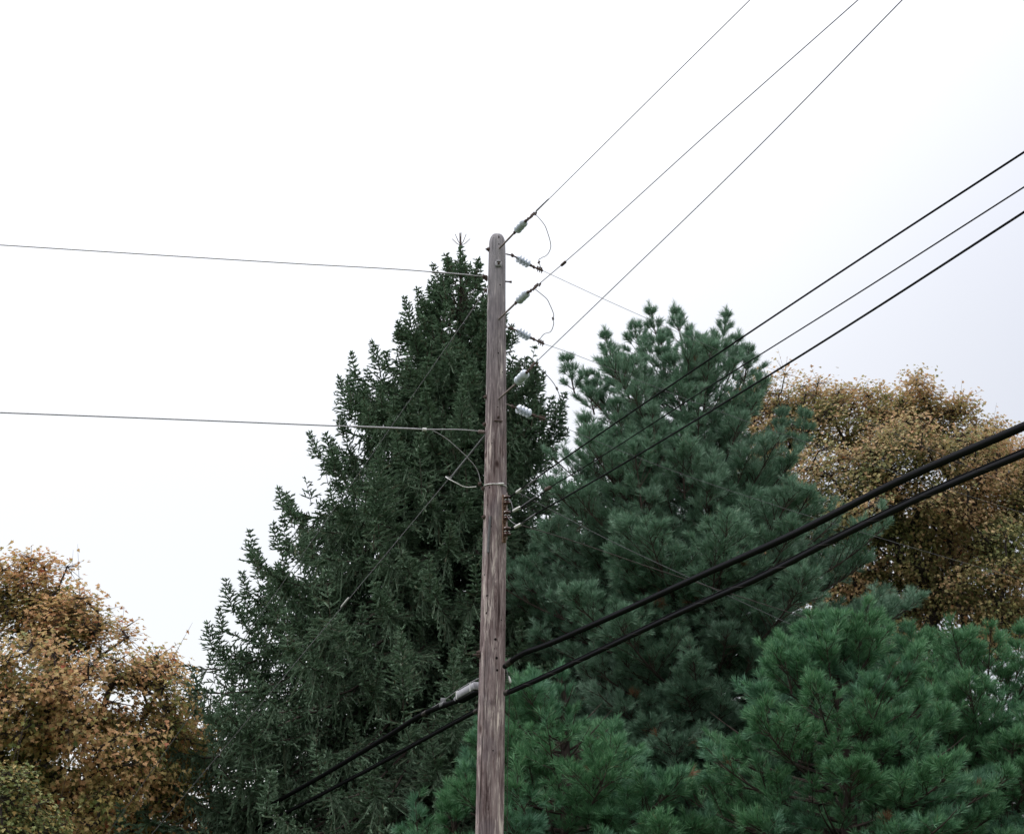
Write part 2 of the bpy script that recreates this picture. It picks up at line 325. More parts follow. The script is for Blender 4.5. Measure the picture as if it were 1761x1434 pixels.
def shoots(mb, P, D, L, Wd, rng, tone=0.0):   # spruce shoot: three kite-shaped blades crossing on the stem
    n = len(P); A = perp(D, rng); B = np.cross(D, A); Vs = []; Fs = []
    for k in range(3):
        a = k*math.pi/3; E = (A*math.cos(a)+B*math.sin(a))*Wd[:, None]
        m1 = P+D*(L*0.62)[:, None]; Vs.append(np.stack([P-E*.65, P+E*.65, m1+E, P+D*L[:, None], m1-E], 1))
        b = (np.arange(n)*15+k*5)[:, None, None]; Fs.append(b+np.array([[0, 1, 2], [0, 2, 4], [4, 2, 3]])[None])
    V = np.stack(Vs, 1).reshape(-1, 3); Fc = np.concatenate([f.reshape(n, 3, 3) for f in Fs], 1).reshape(-1, 3)
    mb.addv(V, Fc, np.full(len(V), tone))
def tufts(mb, P, D, L, rng, nn=26, w=0.0027, nl=0.135, tone=None):   # pine shoot: soft long needles fanning forward
    n = len(P); A = perp(D, rng); B = np.cross(D, A)
    s = rng.random((n, nn)); ph = rng.random((n, nn))*2*math.pi; sp = 0.22+0.70*rng.random((n, nn))*(1-0.35*s)
    base = P[:, None]+D[:, None]*(s*L[:, None])[..., None]
    rad = A[:, None]*np.cos(ph)[..., None]+B[:, None]*np.sin(ph)[..., None]
    d = D[:, None]*np.cos(sp)[..., None]+rad*np.sin(sp)[..., None]
    ln = nl*(0.75+0.45*rng.random((n, nn)))
    tip = base+d*ln[..., None]; tip[..., 2] -= 0.012*rng.random((n, nn))
    sd = nrm(np.cross(d, rng.normal(size=d.shape)))*w
    V = np.stack([base-sd, base+sd*1.0, base*.35+tip*.65+sd, tip, base*.35+tip*.65-sd], 2).reshape(-1, 3)
    b = (np.arange(n*nn)*5)[:, None, None]; Fc = (b+np.array([[0, 1, 2], [0, 2, 4], [4, 2, 3]])[None]).reshape(-1, 3)
    mb.addv(V, Fc, None if tone is None else np.repeat(tone, nn*5))
def sticks(mb, P, Q, w0, w1, rng):            # thin three-sided twigs from P to Q
    n = len(P); D = nrm(Q-P); A = perp(D, rng); B = np.cross(D, A); V = []
    for c, w in ((P, w0), (Q, w1)):
        for k in range(3):
            a = k*2*math.pi/3; V.append(c+(A*math.cos(a)+B*math.sin(a))*w)
    V = np.stack(V, 1).reshape(-1, 3); b = (np.arange(n)*6)[:, None, None]
    Fc = (b+np.array([[0, 1, 4], [0, 4, 3], [1, 2, 5], [1, 5, 4], [2, 0, 3], [2, 3, 5]])[None]).reshape(-1, 3); mb.addv(V, Fc)

def limb_tubes(mb, P, r0, k=5):               # P (n, m, 3) polylines, tapering
    n, m, _ = P.shape; T = nrm(np.gradient(P, axis=1)); A = nrm(np.cross(T, UP+np.array([.01, .02, 0]))); B = np.cross(T, A)
    a = np.arange(k)*2*math.pi/k; r = r0[:, None]*np.linspace(1, 0.12, m)[None]
    V = P[:, :, None]+r[:, :, None, None]*(np.cos(a)[None, None, :, None]*A[:, :, None]+np.sin(a)[None, None, :, None]*B[:, :, None])
    V = V.reshape(-1, 3); i, j, q = np.meshgrid(np.arange(n), np.arange(m-1), np.arange(k), indexing='ij')
    a0 = (i*m*k+j*k+q).ravel(); b0 = (i*m*k+j*k+(q+1) % k).ravel()
    mb.addv(V, np.concatenate([np.stack([a0, b0, b0+k], 1), np.stack([a0, b0+k, a0+k], 1)]))

def lumps(P, seed, wl):                       # smooth 3-D noise in about -1..1
    r = np.random.default_rng(seed); v = 0
    for k in range(9):
        q = nrm(r.normal(size=3))*2*math.pi/(wl*r.uniform(.7, 1.5)); v = v+np.sin(P@q+r.random()*6.28)
    return v/3.0
def spruce(label, px0, Y, tab, seed, whorl=0.25, per=7, spires=(), zbot=1.2, dens=1.0):
    rng = np.random.default_rng(seed); R, z0, z1 = profile(tab, px0, Y)
    x0 = at(px0, tab[0][0], Y)[0]; base = np.array([x0, Y, 0]); root = thing('spruce_tree', label, 'tree', base)
    tr = MB(); zz = np.linspace(-0.2, z1, 24); cx = x0+0.05*np.sin(zz*.6)
    tr.tube(np.stack([cx, Y+0.04*np.cos(zz*.8), zz], 1), 0.26*(1-zz/z1*.97)+0.006, 10)
    cr = MB(); stem = MB()
    zt = []; az = []
    z = zbot
    while z < z1-0.9:
        f = (z-zbot)/(z1-zbot); nb = int(round(per*(1.25-0.55*f)*dens)); a0 = rng.random()*6.28
        for k in range(nb): zt.append(z+rng.normal()*.10); az.append(a0+k*6.283/nb+rng.normal()*.2)
        z += whorl*(1.0-0.45*f)
    zt = np.array(zt); az = np.array(az); n = len(zt); f = (zt-zbot)/(z1-zbot)
    Rr = R(np.maximum(zt+.40, z0), az)*np.clip(0.95+rng.normal(size=n)*0.09, 0.7, 1.12)+0.08
    o = np.stack([np.cos(az), np.sin(az), 0*az], 1)
    k = np.interp(f, [0, .5, .8, 1], [.34, .15, -.25, -.8])+rng.normal(0, .06, n)
    zb = np.clip(zt+k*Rr, 0.5, z1-.15)
    P0 = np.stack([x0+0*zb, Y+0*zb, zb], 1); P3 = np.stack([x0+0*zt, Y+0*zt, zt], 1)+o*Rr[:, None]
    sag = np.interp(f, [0, .6, 1], [.16, .10, .0])[:, None]*Rr[:, None]
    P1 = P0+o*Rr[:, None]*.4+UP*(sag*.2); P2 = P3-o*(Rr*.28)[:, None]-UP*(sag+0.05+.10*Rr[:, None]*np.interp(f, [0, 1], [.6, 1.2])[:, None])
    P1 = P1+rng.normal(0, .06, (n, 3))*Rr[:, None]; P2 = P2+rng.normal(0, .045, (n, 3))*Rr[:, None]
    ts = np.linspace(0, 1, 12); LP, LT = bez(P0, P1, P2, P3, ts); limb_tubes(tr, LP, 0.010+0.008*Rr)
    tr.build('trunk', M['bark'], root)
    # twigs along the branches
    TP = []; TD = []; TL = []
    K = 54; ts = 1-(1-np.linspace(0.10, 1, K))**1.0; BP, BT = bez(P0, P1, P2, P3, ts)
    step = Rr/K
    rem = (1-ts)[None]*Rr[:, None]             # metres left to the tip
    prob = np.clip(step[:, None]/0.098, 0, 1)*np.ones((n, K))
    back = (o[:, 1] > 0.35)[:, None]           # far side of the crown: lighter
    prob = prob*np.where(back, 0.55, 1.0)
    S = nrm(np.cross(BT, UP))
    for side in (-1, 1):                       # side twigs
        keep = rng.random((n, K)) < prob
        a = rng.uniform(.7, 1.15, (n, K))[..., None]
        d = nrm(BT*np.cos(a)+side*S*np.sin(a)+UP*rng.normal(0.0, .16, (n, K))[..., None])
        L = np.clip(0.10+0.42*rem, 0.08, 0.62)*rng.uniform(.6, 1.2, (n, K))
        TP.append(BP[keep]); TD.append(d[keep]); TL.append(L[keep])
    for rep in range(2):                       # hanging twigs, the drooping curtains
        keep = (rng.random((n, K)) < prob*np.clip(rem/.7, .15, 1)*np.interp(f, [0, .75, 1], [.95, .8, .1])[:, None])
        d = nrm(-UP*1.0+BT*.35+rng.normal(0, .28, (n, K, 3))+side*0)
        L = rng.uniform(.18, .80, (n, K))*np.clip(rem/1.0+.25, .3, 1)
        TP.append(BP[keep]); TD.append(d[keep]); TL.append(L[keep])
    keep = rng.random((n, K)) < prob*.15      # upright sprays on top of the branches
    d = nrm(UP*.7+BT*.9+rng.normal(0, .35, (n, K, 3))); TP.append(BP[keep]); TD.append(d[keep]); TL.append((rng.uniform(.08, .26, (n, K)))[keep])
    # spires: upturned leaders at the silhouette, and the top of the tree
    sp = [(np.array([x0, Y, z1-2.0]), np.array([x0, Y, z1-.38]), .42)]
    lt = np.array([x0, Y, z1]); stem.tube(np.array([lt-UP*.5, lt-UP*.2, lt]), [.012, .010, .008], 5)
    for q in range(5):
        a_ = q*1.257+.3; h_ = np.array([math.cos(a_), math.sin(a_), 0]); stem.tube(np.array([lt-UP*.34, lt-UP*.27+h_*.10, lt-UP*.13+h_*.22]), [.006, .009, .007], 5)
    for (px, py, dy, ln, w) in spires:
        t = at(px, py, Y+dy); inw = nrm(np.array([x0-t[0], Y-t[1], 0])); a_ = t-UP*ln+inw*ln*.28; sp.append((a_, t, w)); sp.append((a_+inw*1.3-UP*.25, a_+inw*.45-UP*.12, .5)); sp.append((a_+inw*.7-UP*.22, a_+UP*.05, .42))
    # branch ends, and points back along the branches, turn up into small leaders
    SA = [np.array([q[0] for q in sp])]; SB = [np.array([q[1] for q in sp])]; SW = [np.array([q[2] for q in sp])]
    for rep_ in range(4):
        pick = rng.random(n) < (.7, .85, .7, .5)[rep_]*np.interp(f, [0, .9, 1], [1, 1, .4])
        tt = np.ones(n) if rep_ == 0 else rng.uniform(.45, .97, n); kk = np.clip((np.searchsorted(ts, tt)), 0, K-1); q = BP[np.arange(n), kk]
        ln = rng.uniform(.30, .78, n)*np.interp(f, [0, .8, 1], [1, .8, .5]); a_ = q-UP*(ln*.2)[:, None]; side = S[np.arange(n), kk]*rng.uniform(-.35, .35, (n, 1))
        b_ = q+UP*(ln*.8)[:, None]+(o*.25+side)*ln[:, None]; SA.append(a_[pick]); SB.append(b_[pick]); SW.append((ln*.40)[pick])
    SA = np.vstack(SA); SB = np.vstack(SB); SW = np.concatenate(SW); L = np.linalg.norm(SB-SA, axis=1); d = (SB-SA)/L[:, None]
    sticks(stem, SA, SB, .009, .004, rng); A = perp(d, rng); B = np.cross(d, A)
    m = np.maximum(4, (L/.085).astype(int)); idx = np.repeat(np.arange(len(L)), m); wi = np.arange(len(idx))-np.repeat(np.cumsum(m)-m, m); s_ = (wi+.5)/m[idx]; phs = rng.random(len(idx))*6.28
    for k_ in range(5):
        a_ = phs+k_*1.257; r_ = A[idx]*np.cos(a_)[:, None]+B[idx]*np.sin(a_)[:, None]
        TP.append(SA[idx]+d[idx]*(L[idx]*s_)[:, None]); TD.append(nrm(r_+d[idx]*(.25+.6*s_)[:, None])); TL.append(np.maximum(.05, SW[idx]*(1-s_)**.8*rng.uniform(.6, 1.15, len(idx))))
    TP = np.vstack(TP); TD = np.vstack(TD); TL = np.concatenate(TL)
    lm = lumps(TP, seed+50, 1.3); keep = (lm > -.58) | (rng.random(len(TP)) < .25); TP, TD, TL = TP[keep], TD[keep], TL[keep]
    sticks(stem, TP, TP+TD*TL[:, None]*.9, 0.004, 0.002, rng)
    # shoots along the twigs
    m = np.maximum(1, np.round(TL/0.085)).astype(int); idx = np.repeat(np.arange(len(TL)), m)
    within = np.arange(len(idx))-np.repeat(np.cumsum(m)-m, m); s = (within+rng.uniform(.2, .8, len(idx)))/m[idx]
    P = TP[idx]+TD[idx]*(s*TL[idx])[:, None]-UP*((s*TL[idx])**2*.25)[:, None]
    pr = perp(TD[idx], rng); pr = nrm(pr*np.array([1, 1, .55])); sgn = np.where(within % 2 == 0, 1, -1)[:, None]
    D = nrm(TD[idx]*.75+pr*sgn*.75); L = rng.uniform(.08, .135, len(idx))*np.clip(1.15-s*.35, .5, 1.2)
    # each twig is needled along its whole length
    P = np.vstack([P, TP]); D = np.vstack([D, nrm(TD-UP*(TL*.18)[:, None])]); L = np.concatenate([L, TL+rng.uniform(.03, .07, len(TL))])
    shoots(cr, P, D, L, rng.uniform(.011, .017, len(L)), rng)
    print('spruce shoots', len(L))
    cr.build('crown', M['spruce'], root, smooth=False); stem.build('twigs', M['twig'], root, smooth=False); return root

def pine(label, px0, Y, tab, seed, whorl=0.55, per=6, leaders=(), zbot=1.0, nn=36, step2=0.26, tw=0.15, gap=-.55, needles='pine'):
    rng = np.random.default_rng(seed); R, z0, z1 = profile(tab, px0, Y)
    x0 = at(px0, tab[0][0], Y)[0]; base = np.array([x0, Y, 0]); root = thing('pine_tree', label, 'tree', base)
    tr = MB(); zz = np.linspace(-.2, z1-.3, 20)
    tr.tube(np.stack([x0+.06*np.sin(zz*.5), Y+.05*np.cos(zz*.7), zz], 1), 0.20*(1-zz/z1*.95)+.008, 10)
    zt = []; az = []; z = zbot
    while z < z1-.2:
        f = (z-zbot)/(z1-zbot); a0 = rng.random()*6.28; nb = int(round(per*(1.15-.4*f)))
        for k in range(nb): zt.append(z+rng.normal()*.16); az.append(a0+k*6.283/nb+rng.normal()*.25)
        z += whorl*(1-.35*f)
    zt, az = map(np.array, (zt, az)); n = len(zt); f = np.clip((zt-zbot)/(z1-zbot), 0, 1)
    o = np.stack([np.cos(az), np.sin(az), 0*az], 1)
    Rr = R(np.clip(zt, z0, z1), az)*np.clip(.88+rng.normal(size=n)*.15, .5, 1.12)+.12
    zb = np.clip(zt-Rr*np.interp(f, [0, .6, 1], [.12, .35, .9]), .4, z1-.3)
    P0 = np.stack([x0+0*zb, Y+0*zb, zb], 1); P3 = np.stack([x0+0*zt, Y+0*zt, zt], 1)+o*Rr[:, None]
    P1 = P0+o*(Rr*.4)[:, None]+UP*(.05*Rr)[:, None]; P2 = P3-o*(Rr*.25)[:, None]-UP*(Rr*np.interp(f, [0, 1], [.10, .25]))[:, None]
    LP, LT = bez(P0, P1, P2, P3, np.linspace(0, 1, 12)); limb_tubes(tr, LP, .014+.011*Rr)
    stem = MB(); SP = []; SQ = []
    # secondary limbs
    K = 40; ts = np.linspace(.22, .99, K); BP, BT = bez(P0, P1, P2, P3, ts); rem = (1-ts)[None]*Rr[:, None]
    prob = np.clip((Rr[:, None]*.77/K)/step2, 0, 1)*np.ones((n, K)); S = nrm(np.cross(BT, UP))
    back = (o[:, 1] > .4)[:, None]; prob = prob*np.where(back, .6, 1)
    A2 = []; D2 = []; L2 = []
    for side in (-1, 1):
        keep = rng.random((n, K)) < prob; a = rng.uniform(.55, 1.0, (n, K))[..., None]
        d = nrm(BT*np.cos(a)+side*S*np.sin(a)+UP*rng.normal(.22, .18, (n, K))[..., None])
        L = np.clip(.22+.42*rem, .18, 1.15)*rng.uniform(.6, 1.2, (n, K)); A2.append(BP[keep]); D2.append(d[keep]); L2.append(L[keep])
    keep = rng.random((n, K)) < prob*.9; d = nrm(BT*.7+UP*.8+rng.normal(0, .3, (n, K, 3)))
    A2.append(BP[keep]); D2.append(d[keep]); L2.append(rng.uniform(.15, .5, (n, K))[keep])
    A2.append(P3-LT[:, -1]*.3); D2.append(LT[:, -1]); L2.append(np.full(n, .45))
    nfix = sum(len(q) for q in A2)
    # leaders standing above the crown
    lead = [(np.array([x0, Y, z1-1.3]), np.array([x0, Y, z1]), .5)]
    for (px, py, dy, ln, w) in leaders:
        t = at(px, py, Y+dy); inw = nrm(np.array([x0-t[0], Y-t[1], 0])); lead.append((t-UP*ln+inw*min(.35, ln*.2), t, w))
    tP = []; tD = []
    for a, b, w in lead:
        L = np.linalg.norm(b-a); d = (b-a)/L; A = nrm(np.cross(d, [.3, .5, .2])); B = np.cross(d, A)
        stem.tube(np.array([a, (a+b)/2, b]), [.012+.008*L, .011, .006], 5, False)
        m = max(3, int(L/.30))
        for q in range(m):
            s = (q+.3)/m; c = a+d*L*s; ph = rng.random()*6.28
            for k_ in range(5):
                r_ = A*math.cos(ph+k_*1.257)+B*math.sin(ph+k_*1.257)
                A2.append(c[None]); D2.append(nrm(r_+d*(.8+1.3*s))[None]); L2.append(np.array([.10+w*.95*(1-s)*rng.uniform(.6, 1.15)]))
        for q in range(3): tP.append(b-d*.10*q); tD.append(nrm(d+rng.normal(0, .12, 3)))
    A2 = np.vstack(A2); D2 = np.vstack(D2); L2 = np.concatenate(L2)
    lm = lumps(A2, seed, 1.7); isl = np.arange(len(A2)) >= nfix       # open gaps between the masses of foliage
    keep = (lm > gap) | isl; A2, D2, L2, lm, isl = A2[keep], D2[keep], L2[keep], lm[keep], isl[keep]; L2 = L2*np.clip(1+.3*lm, .6, 1.35)
    end = A2+D2*L2[:, None]+UP*(.10*L2**2)[:, None]
    sticks(stem, A2, end, .009, .004, rng)
    # tertiary twigs with a tuft each
    m = np.maximum(1, np.round(L2/tw)).astype(int)*2; idx = np.repeat(np.arange(len(L2)), m)
    wi = np.arange(len(idx))-np.repeat(np.cumsum(m)-m, m); s = .15+.85*((wi//2)+rng.uniform(.2, .8, len(idx)))/(m[idx]/2)
    s = np.where(isl[idx], .55+.45*s, s); P = A2[idx]*(1-s)[:, None]+end[idx]*s[:, None]; sg = np.where(wi % 2 == 0, 1, -1)[:, None]
    S2 = nrm(np.cross(D2[idx], UP+.01)); D = nrm(D2[idx]*.75+S2*sg*rng.uniform(.3, 1, (len(idx), 1))+UP*rng.normal(.30, .32, (len(idx), 1)))
    l = rng.uniform(.05, .20, len(idx))*np.clip(1.3-s*.6, .5, 1.2)*np.where(isl[idx], .22, 1); Q = P+D*l[:, None]
    sticks(stem, P, Q, .004, .003, rng)
    cP = np.vstack([Q-D*.05, end-D2*.05]+[np.array(tP)]); cD = np.vstack([nrm(D+UP*.25), nrm(D2+UP*.25), np.array(tD)])
    cr = MB(); tone = np.full(len(cP), -0.06)+rng.normal(0, .04, len(cP)); tone[(lumps(cP, seed+9, .55) > 1.75) & (rng.random(len(cP)) < .7)] = 3
    tufts(cr, cP, cD, rng.uniform(.06, .12, len(cP)), rng, nn, tone=tone)
    print('pine tufts', len(cP))
    tr.build('trunk', M['bark'], root); cr.build('crown', M[needles], root, smooth=False); stem.build('twigs', M['twig'], root, smooth=False)
    return root

LEAF = np.array([(0, 0), (.38, -.08), (.30, .16), (.58, .38), (.26, .52), (0, 1.0), (-.26, .52), (-.58, .38), (-.30, .16), (-.38, -.08)])*np.array([.85, .9])
def leaves(mb, P, Nn, D, size, rng, tone):
    n = len(P); D = nrm(D-Nn*np.sum(D*Nn, 1, keepdims=True)); S = np.cross(D, Nn); fold = rng.uniform(.1, .55, n); curl = rng.uniform(-.35, .1, n)
    x = LEAF[:, 0]; y = LEAF[:, 1]; k = len(x)
    V = P[:, None]+size[:, None, None]*(S[:, None]*x[None, :, None]+D[:, None]*y[None, :, None]+Nn[:, None]*(np.abs(x)[None]*fold[:, None]+(y**2)[None]*curl[:, None])[..., None])
    c = P[:, None]+size[:, None, None]*(D[:, None]*.35+Nn[:, None]*(.12*curl)[:, None, None])
    V = np.concatenate([V, c], 1).reshape(-1, 3); Ft = np.array([(k, i, (i+1) % k) for i in range(k)])
    b = (np.arange(n)*(k+1))[:, None, None]; mb.addv(V, (b+Ft[None]).reshape(-1, 3), np.repeat(tone, k+1))

def maple(name, label, basexy, lobes, seed, m_leaf, n_cl=420, per=60, size=.13, sig=.34, fork=3.0, tr0=.28, surf=.75, cut=None, bark='mbark'):
    rng = np.random.default_rng(seed); base = np.array([basexy[0], basexy[1], 0.0]); root = thing(name, label, 'tree' if name != 'leafy_shrub' else 'shrub', base)
    C = np.array([l[0] for l in lobes]); Rd = np.array([l[1] for l in lobes]); 
    Rd = Rd*.88; sc = []; sr = []
    for c_, r_ in zip(C, Rd):                  # each lobe carries rounded bosses of foliage
        for q in range(7):
            d_ = nrm(rng.normal(size=3)+UP*.35); sc.append(c_+d_*r_*.72); sr.append(r_*rng.uniform(.34, .50))
    Cm = C.mean(0); C = np.vstack([C, sc]); Rd = np.vstack([Rd*.62, sr]); vol = Rd.prod(1)**.66; pts = []; outer = []
    while len(pts) < n_cl:
        i = rng.choice(len(C), p=vol/vol.sum()); d = nrm(rng.normal(size=3)); r = rng.random()**.33 if rng.random() > surf else rng.uniform(.82, 1.02)
        p = C[i]+d*Rd[i]*r
        e = ((p-C)/Rd)**2; 
        if cut is not None and cut(p): continue
        pts.append(p); outer.append(np.sqrt(e.sum(1).min()) if (e.sum(1) < .6).sum() == 0 else .5)
    pts = np.array(pts); outer = np.array(outer); top = base+np.array([0, 0, fork])
    nodes = [base-UP*.2, base+UP*fork*.5, top]; par = [-1, 0, 1]; cl = [False]*3
    od = np.argsort(np.linalg.norm(pts-top, axis=1)); leafn = {}
    for i in od:
        Nn = np.array(nodes[2:]); p = pts[i]; dd = np.linalg.norm(Nn-p, axis=1); dt = np.linalg.norm(Nn-top, axis=1)
        cost = dd**1.25+.28*dt+np.where(dt > np.linalg.norm(p-top), 5, 0); j = int(np.argmin(cost))+2
        L = np.linalg.norm(p-nodes[j]); prev = j; steps = max(1, int(L/.45)); q0 = nodes[j]; off = rng.normal(0, .05*L, 3)+UP*(-.08*L)
        for s in range(1, steps+1):
            t = s/steps; nodes.append(q0*(1-t)+p*t+off*math.sin(math.pi*t)+(rng.normal(0, .025, 3) if s < steps else 0)); par.append(prev); prev = len(nodes)-1
        leafn[prev] = i
    nd = np.array(nodes); cnt = np.zeros(len(nd)); 
    for k in leafn: cnt[k] += 1
    for k in range(len(nd)-1, 0, -1): cnt[par[k]] += cnt[k]
    rad = .0085+tr0*(cnt/cnt.max())**.5; rad[0] = rad[1]*1.15
    P = np.array([nd[par[k]] for k in range(1, len(nd))]); Q = nd[1:]; w0 = np.array([min(rad[par[k]], rad[k]*1.35) for k in range(1, len(nd))]); w1 = rad[1:]
    tr = MB(); k = 7; D = nrm(Q-P); A = nrm(np.cross(D, UP+.013)); B = np.cross(D, A); a = np.arange(k)*2*math.pi/k
    ring = np.cos(a)[None, :, None]*A[:, None]+np.sin(a)[None, :, None]*B[:, None]
    V = np.concatenate([P[:, None]+ring*w0[:, None, None], (Q+D*.02)[:, None]+ring*w1[:, None, None]], 1).reshape(-1, 3); b = (np.arange(len(P))*2*k)[:, None, None]
    tr.addv(V, (b+np.array([t for i in range(k) for t in ((i, (i+1) % k, (i+1) % k+k), (i, (i+1) % k+k, i+k))])[None]).reshape(-1, 3))
    # twigs and leaves round each cluster
    cen = Cm; nl = np.maximum(6, (per*np.interp(outer, [.4, .75, 1], [.35, .7, 1.1])*rng.uniform(.5, 1.4, len(pts)))).astype(int); idx = np.repeat(np.arange(len(pts)), nl)
    off = np.clip(rng.normal(0, 1, (len(idx), 3)), -1.7, 1.7)*np.array([sig*1.25, sig*1.25, sig*.75]); lp = pts[idx]+off
    tw = rng.random(len(idx)) < .22; sticks(tr, pts[idx][tw], lp[tw], .007, .003, rng)
    outd = nrm(lp-cen); Nn = nrm(UP*.75+outd*.55+rng.normal(0, .42, (len(idx), 3))); D = nrm(outd*.7-UP*.55+rng.normal(0, .45, (len(idx), 3)))
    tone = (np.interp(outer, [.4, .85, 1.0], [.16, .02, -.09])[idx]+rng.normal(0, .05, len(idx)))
    # bare wands above the crown with a few last leaves
    up = np.where((outer > .93) & (pts[:, 2] > np.percentile(pts[:, 2], 45)))[0]; up = rng.permutation(up)[:len(pts)//14]
    if len(up):
        d = nrm(UP+.45*nrm(pts[up]-cen)+rng.normal(0, .16, (len(up), 3))); ln = rng.uniform(.35, 1.0, len(up)); e_ = pts[up]+d*ln[:, None]
        sticks(tr, pts[up], e_, .006, .002, rng); q = np.repeat(np.arange(len(up)), 2); s = rng.uniform(.4, 1, len(q))
        lp = np.vstack([lp, pts[up][q]+d[q]*(ln[q]*s)[:, None]]); Nn = np.vstack([Nn, nrm(rng.normal(0, 1, (len(q), 3)))]); D = np.vstack([D, nrm(rng.normal(0, 1, (len(q), 3))-UP)]); tone = np.concatenate([tone, np.full(len(q), -.1)])
    cr = MB(); leaves(cr, lp, Nn, D, size*rng.uniform(.7, 1.2, len(lp)), rng, tone); print(name, 'leaves', len(lp))
    tr.build('trunk', M[bark], root); cr.build('crown', M[m_leaf], root, smooth=False); return root

def lobe(px, py, Y, rx, ry, rd=None):         # ellipsoid lobe: centre in the view, radii in photo pixels, depth radius in metres
    c = at(px, py, Y); s = np.dot(c-CAM, F_)/F0; return (c, np.array([rx*s, (rd if rd else rx*s), ry*s]))

spruce('tall dark spruce directly behind the pole, its bare leader just left of the pole top', 793, 29.0,
       [(400, 0, 0), (425, 7, 7), (470, 38, 36), (530, 76, 62), (600, 128, 100), (650, 178, 140), (700, 196, 172), (780, 212, 150), (850, 262, 170), (930, 318, 200), (1000, 372, 230), (1080, 422, 260), (1200, 485, 300), (1300, 535, 320), (1434, 590, 330), (1560, 600, 330)], 11,
       spires=[(745, 455, -.3, .8, .26), (695, 512, -.5, 1.4, .5), (718, 530, .4, 1.3, .35), (640, 588, -.5, 1.2, .45), (583, 648, -.4, 1.0, .42), (607, 640, .5, .9, .35),
               (935, 640, -.2, 1.1, .38), (880, 560, .4, 1.4, .4), (972, 676, -.5, 1.0, .38), (525, 822, 0, .6, .3), (470, 900, -.4, .6, .3), (440, 950, .3, .6, .3), (388, 996, -.5, .7, .35), (356, 1070, -.2, .6, .3), (322, 1170, -.3, .7, .4), (300, 1260, -.6, .8, .4), (285, 1340, -.8, .9, .45), (350, 1300, -2.6, 1.1, .5),
               (560, 745, -1.2, .9, .4), (650, 770, -3.2, 1.4, .6), (795, 670, -2.6, 1.2, .5), (720, 745, -3.0, 1.2, .5), (690, 1080, -5.5, 1.6, .6), (640, 800, -3.4, 1.5, .6), (420, 1200, -4.0, 1.4, .6), (780, 1120, -5.4, 1.2, .5), (560, 980, -4.6, 1.2, .5), (660, 1390, -6, 1.1, .5)])
spruce('shorter spruce hidden behind the pines, dark in the gaps right of the pole', 1010, 31.5,
       [(770, 0, 0), (850, 60, 70), (950, 110, 150), (1050, 170, 220), (1200, 230, 300), (1434, 290, 380), (1560, 300, 400)], 12, whorl=.36, per=6, dens=.85)
spruce('dark spruce deep behind the low pines at the lower right', 1400, 32.5,
       [(1010, 0, 0), (1080, 100, 100), (1130, 180, 260), (1200, 260, 400), (1434, 380, 480), (1560, 400, 480)], 13, whorl=.38, per=6, dens=.85)

pine('tallest white pine of several leaders, right of the pole and left of the ochre maple', 1185, 25.5,
       [(606, 0, 0), (618, 80, 66), (636, 135, 94), (664, 182, 100), (700, 190, 104), (740, 205, 116), (800, 240, 150), (880, 275, 185), (940, 295, 280), (1000, 305, 350), (1060, 290, 345), (1150, 275, 300), (1250, 235, 260), (1434, 230, 240), (1560, 200, 200)], 21, per=9, whorl=.38, gap=-2, needles='pinehaze', step2=.23,
     leaders=[(1118, 530, -.3, 1.3, .42), (1160, 530, .3, 1.3, .40), (1250, 537, 0, 1.5, .5), (1040, 572, 0, 1.3, .45), (1065, 610, -.6, .9, .4), (1135, 575, -.8, 1.2, .4), (1190, 585, -.7, 1.0, .4), (1270, 575, .5, 1.0, .35), (1205, 600, -1, .8, .4), (1100, 620, -1.2, .9, .4), (1060, 690, -1.6, 1.2, .7), (1120, 700, -2.0, 1.2, .7), (1005, 715, -1.2, 1.2, .6), (1170, 740, -2.2, 1.2, .7), (1090, 760, -2.2, 1.2, .7), (1105, 735, -1.2, 1.0, .7), (1040, 750, -1.6, 1.1, .7), (1288, 600, .2, .8, .35), (975, 618, -.3, .7, .35), (1090, 560, .5, .8, .35), (1222, 590, .6, .9, .35), (1385, 715, -.2, .7, .3), (1345, 712, .4, .7, .3), (1005, 640, .2, .9, .4)])
pine('broad pale topped white pine at the lower right, below the two black cables', 1425, 20.5,
     [(1062, 0, 0), (1090, 40, 45), (1150, 110, 120), (1220, 190, 200), (1300, 250, 240), (1434, 290, 260), (1560, 280, 260)], 22, per=8, whorl=.42, step2=.22, nn=38,
     gap=-.50, leaders=[(1420, 1058, 0, .8, .4), (1385, 1085, .2, .6, .35), (1345, 1120, -.3, .6, .35), (1480, 1130, -.2, .6, .3)])
pine('white pine at the right edge below the ochre maple', 1670, 23.5,
     [(1085, 0, 0), (1100, 100, 90), (1125, 150, 170), (1200, 190, 250), (1300, 210, 290), (1434, 230, 300), (1560, 230, 300)], 23, per=8, whorl=.42, step2=.24,
     leaders=[(1560, 1075, 0, .8, .4), (1598, 1090, .3, .7, .35), (1755, 1075, 0, .9, .4), (1640, 1110, -.3, .6, .3), (1720, 1150, -1.0, 1, .6), (1750, 1210, -1.5, 1, .6)], gap=-1)
pine('low white pine behind the lower pole, reaching out on both sides of it', 965, 21.0,
     [(1150, 0, 0), (1180, 45, 45), (1230, 100, 90), (1270, 130, 150), (1340, 150, 220), (1400, 190, 270), (1434, 230, 290), (1560, 240, 300)], 24, per=8, whorl=.40, step2=.22, nn=38,
     gap=-.30, leaders=[(915, 1160, 0, .7, .4), (1060, 1245, -.4, .6, .35), (830, 1245, .2, .5, .3), (770, 1375, 0, .5, .25)])

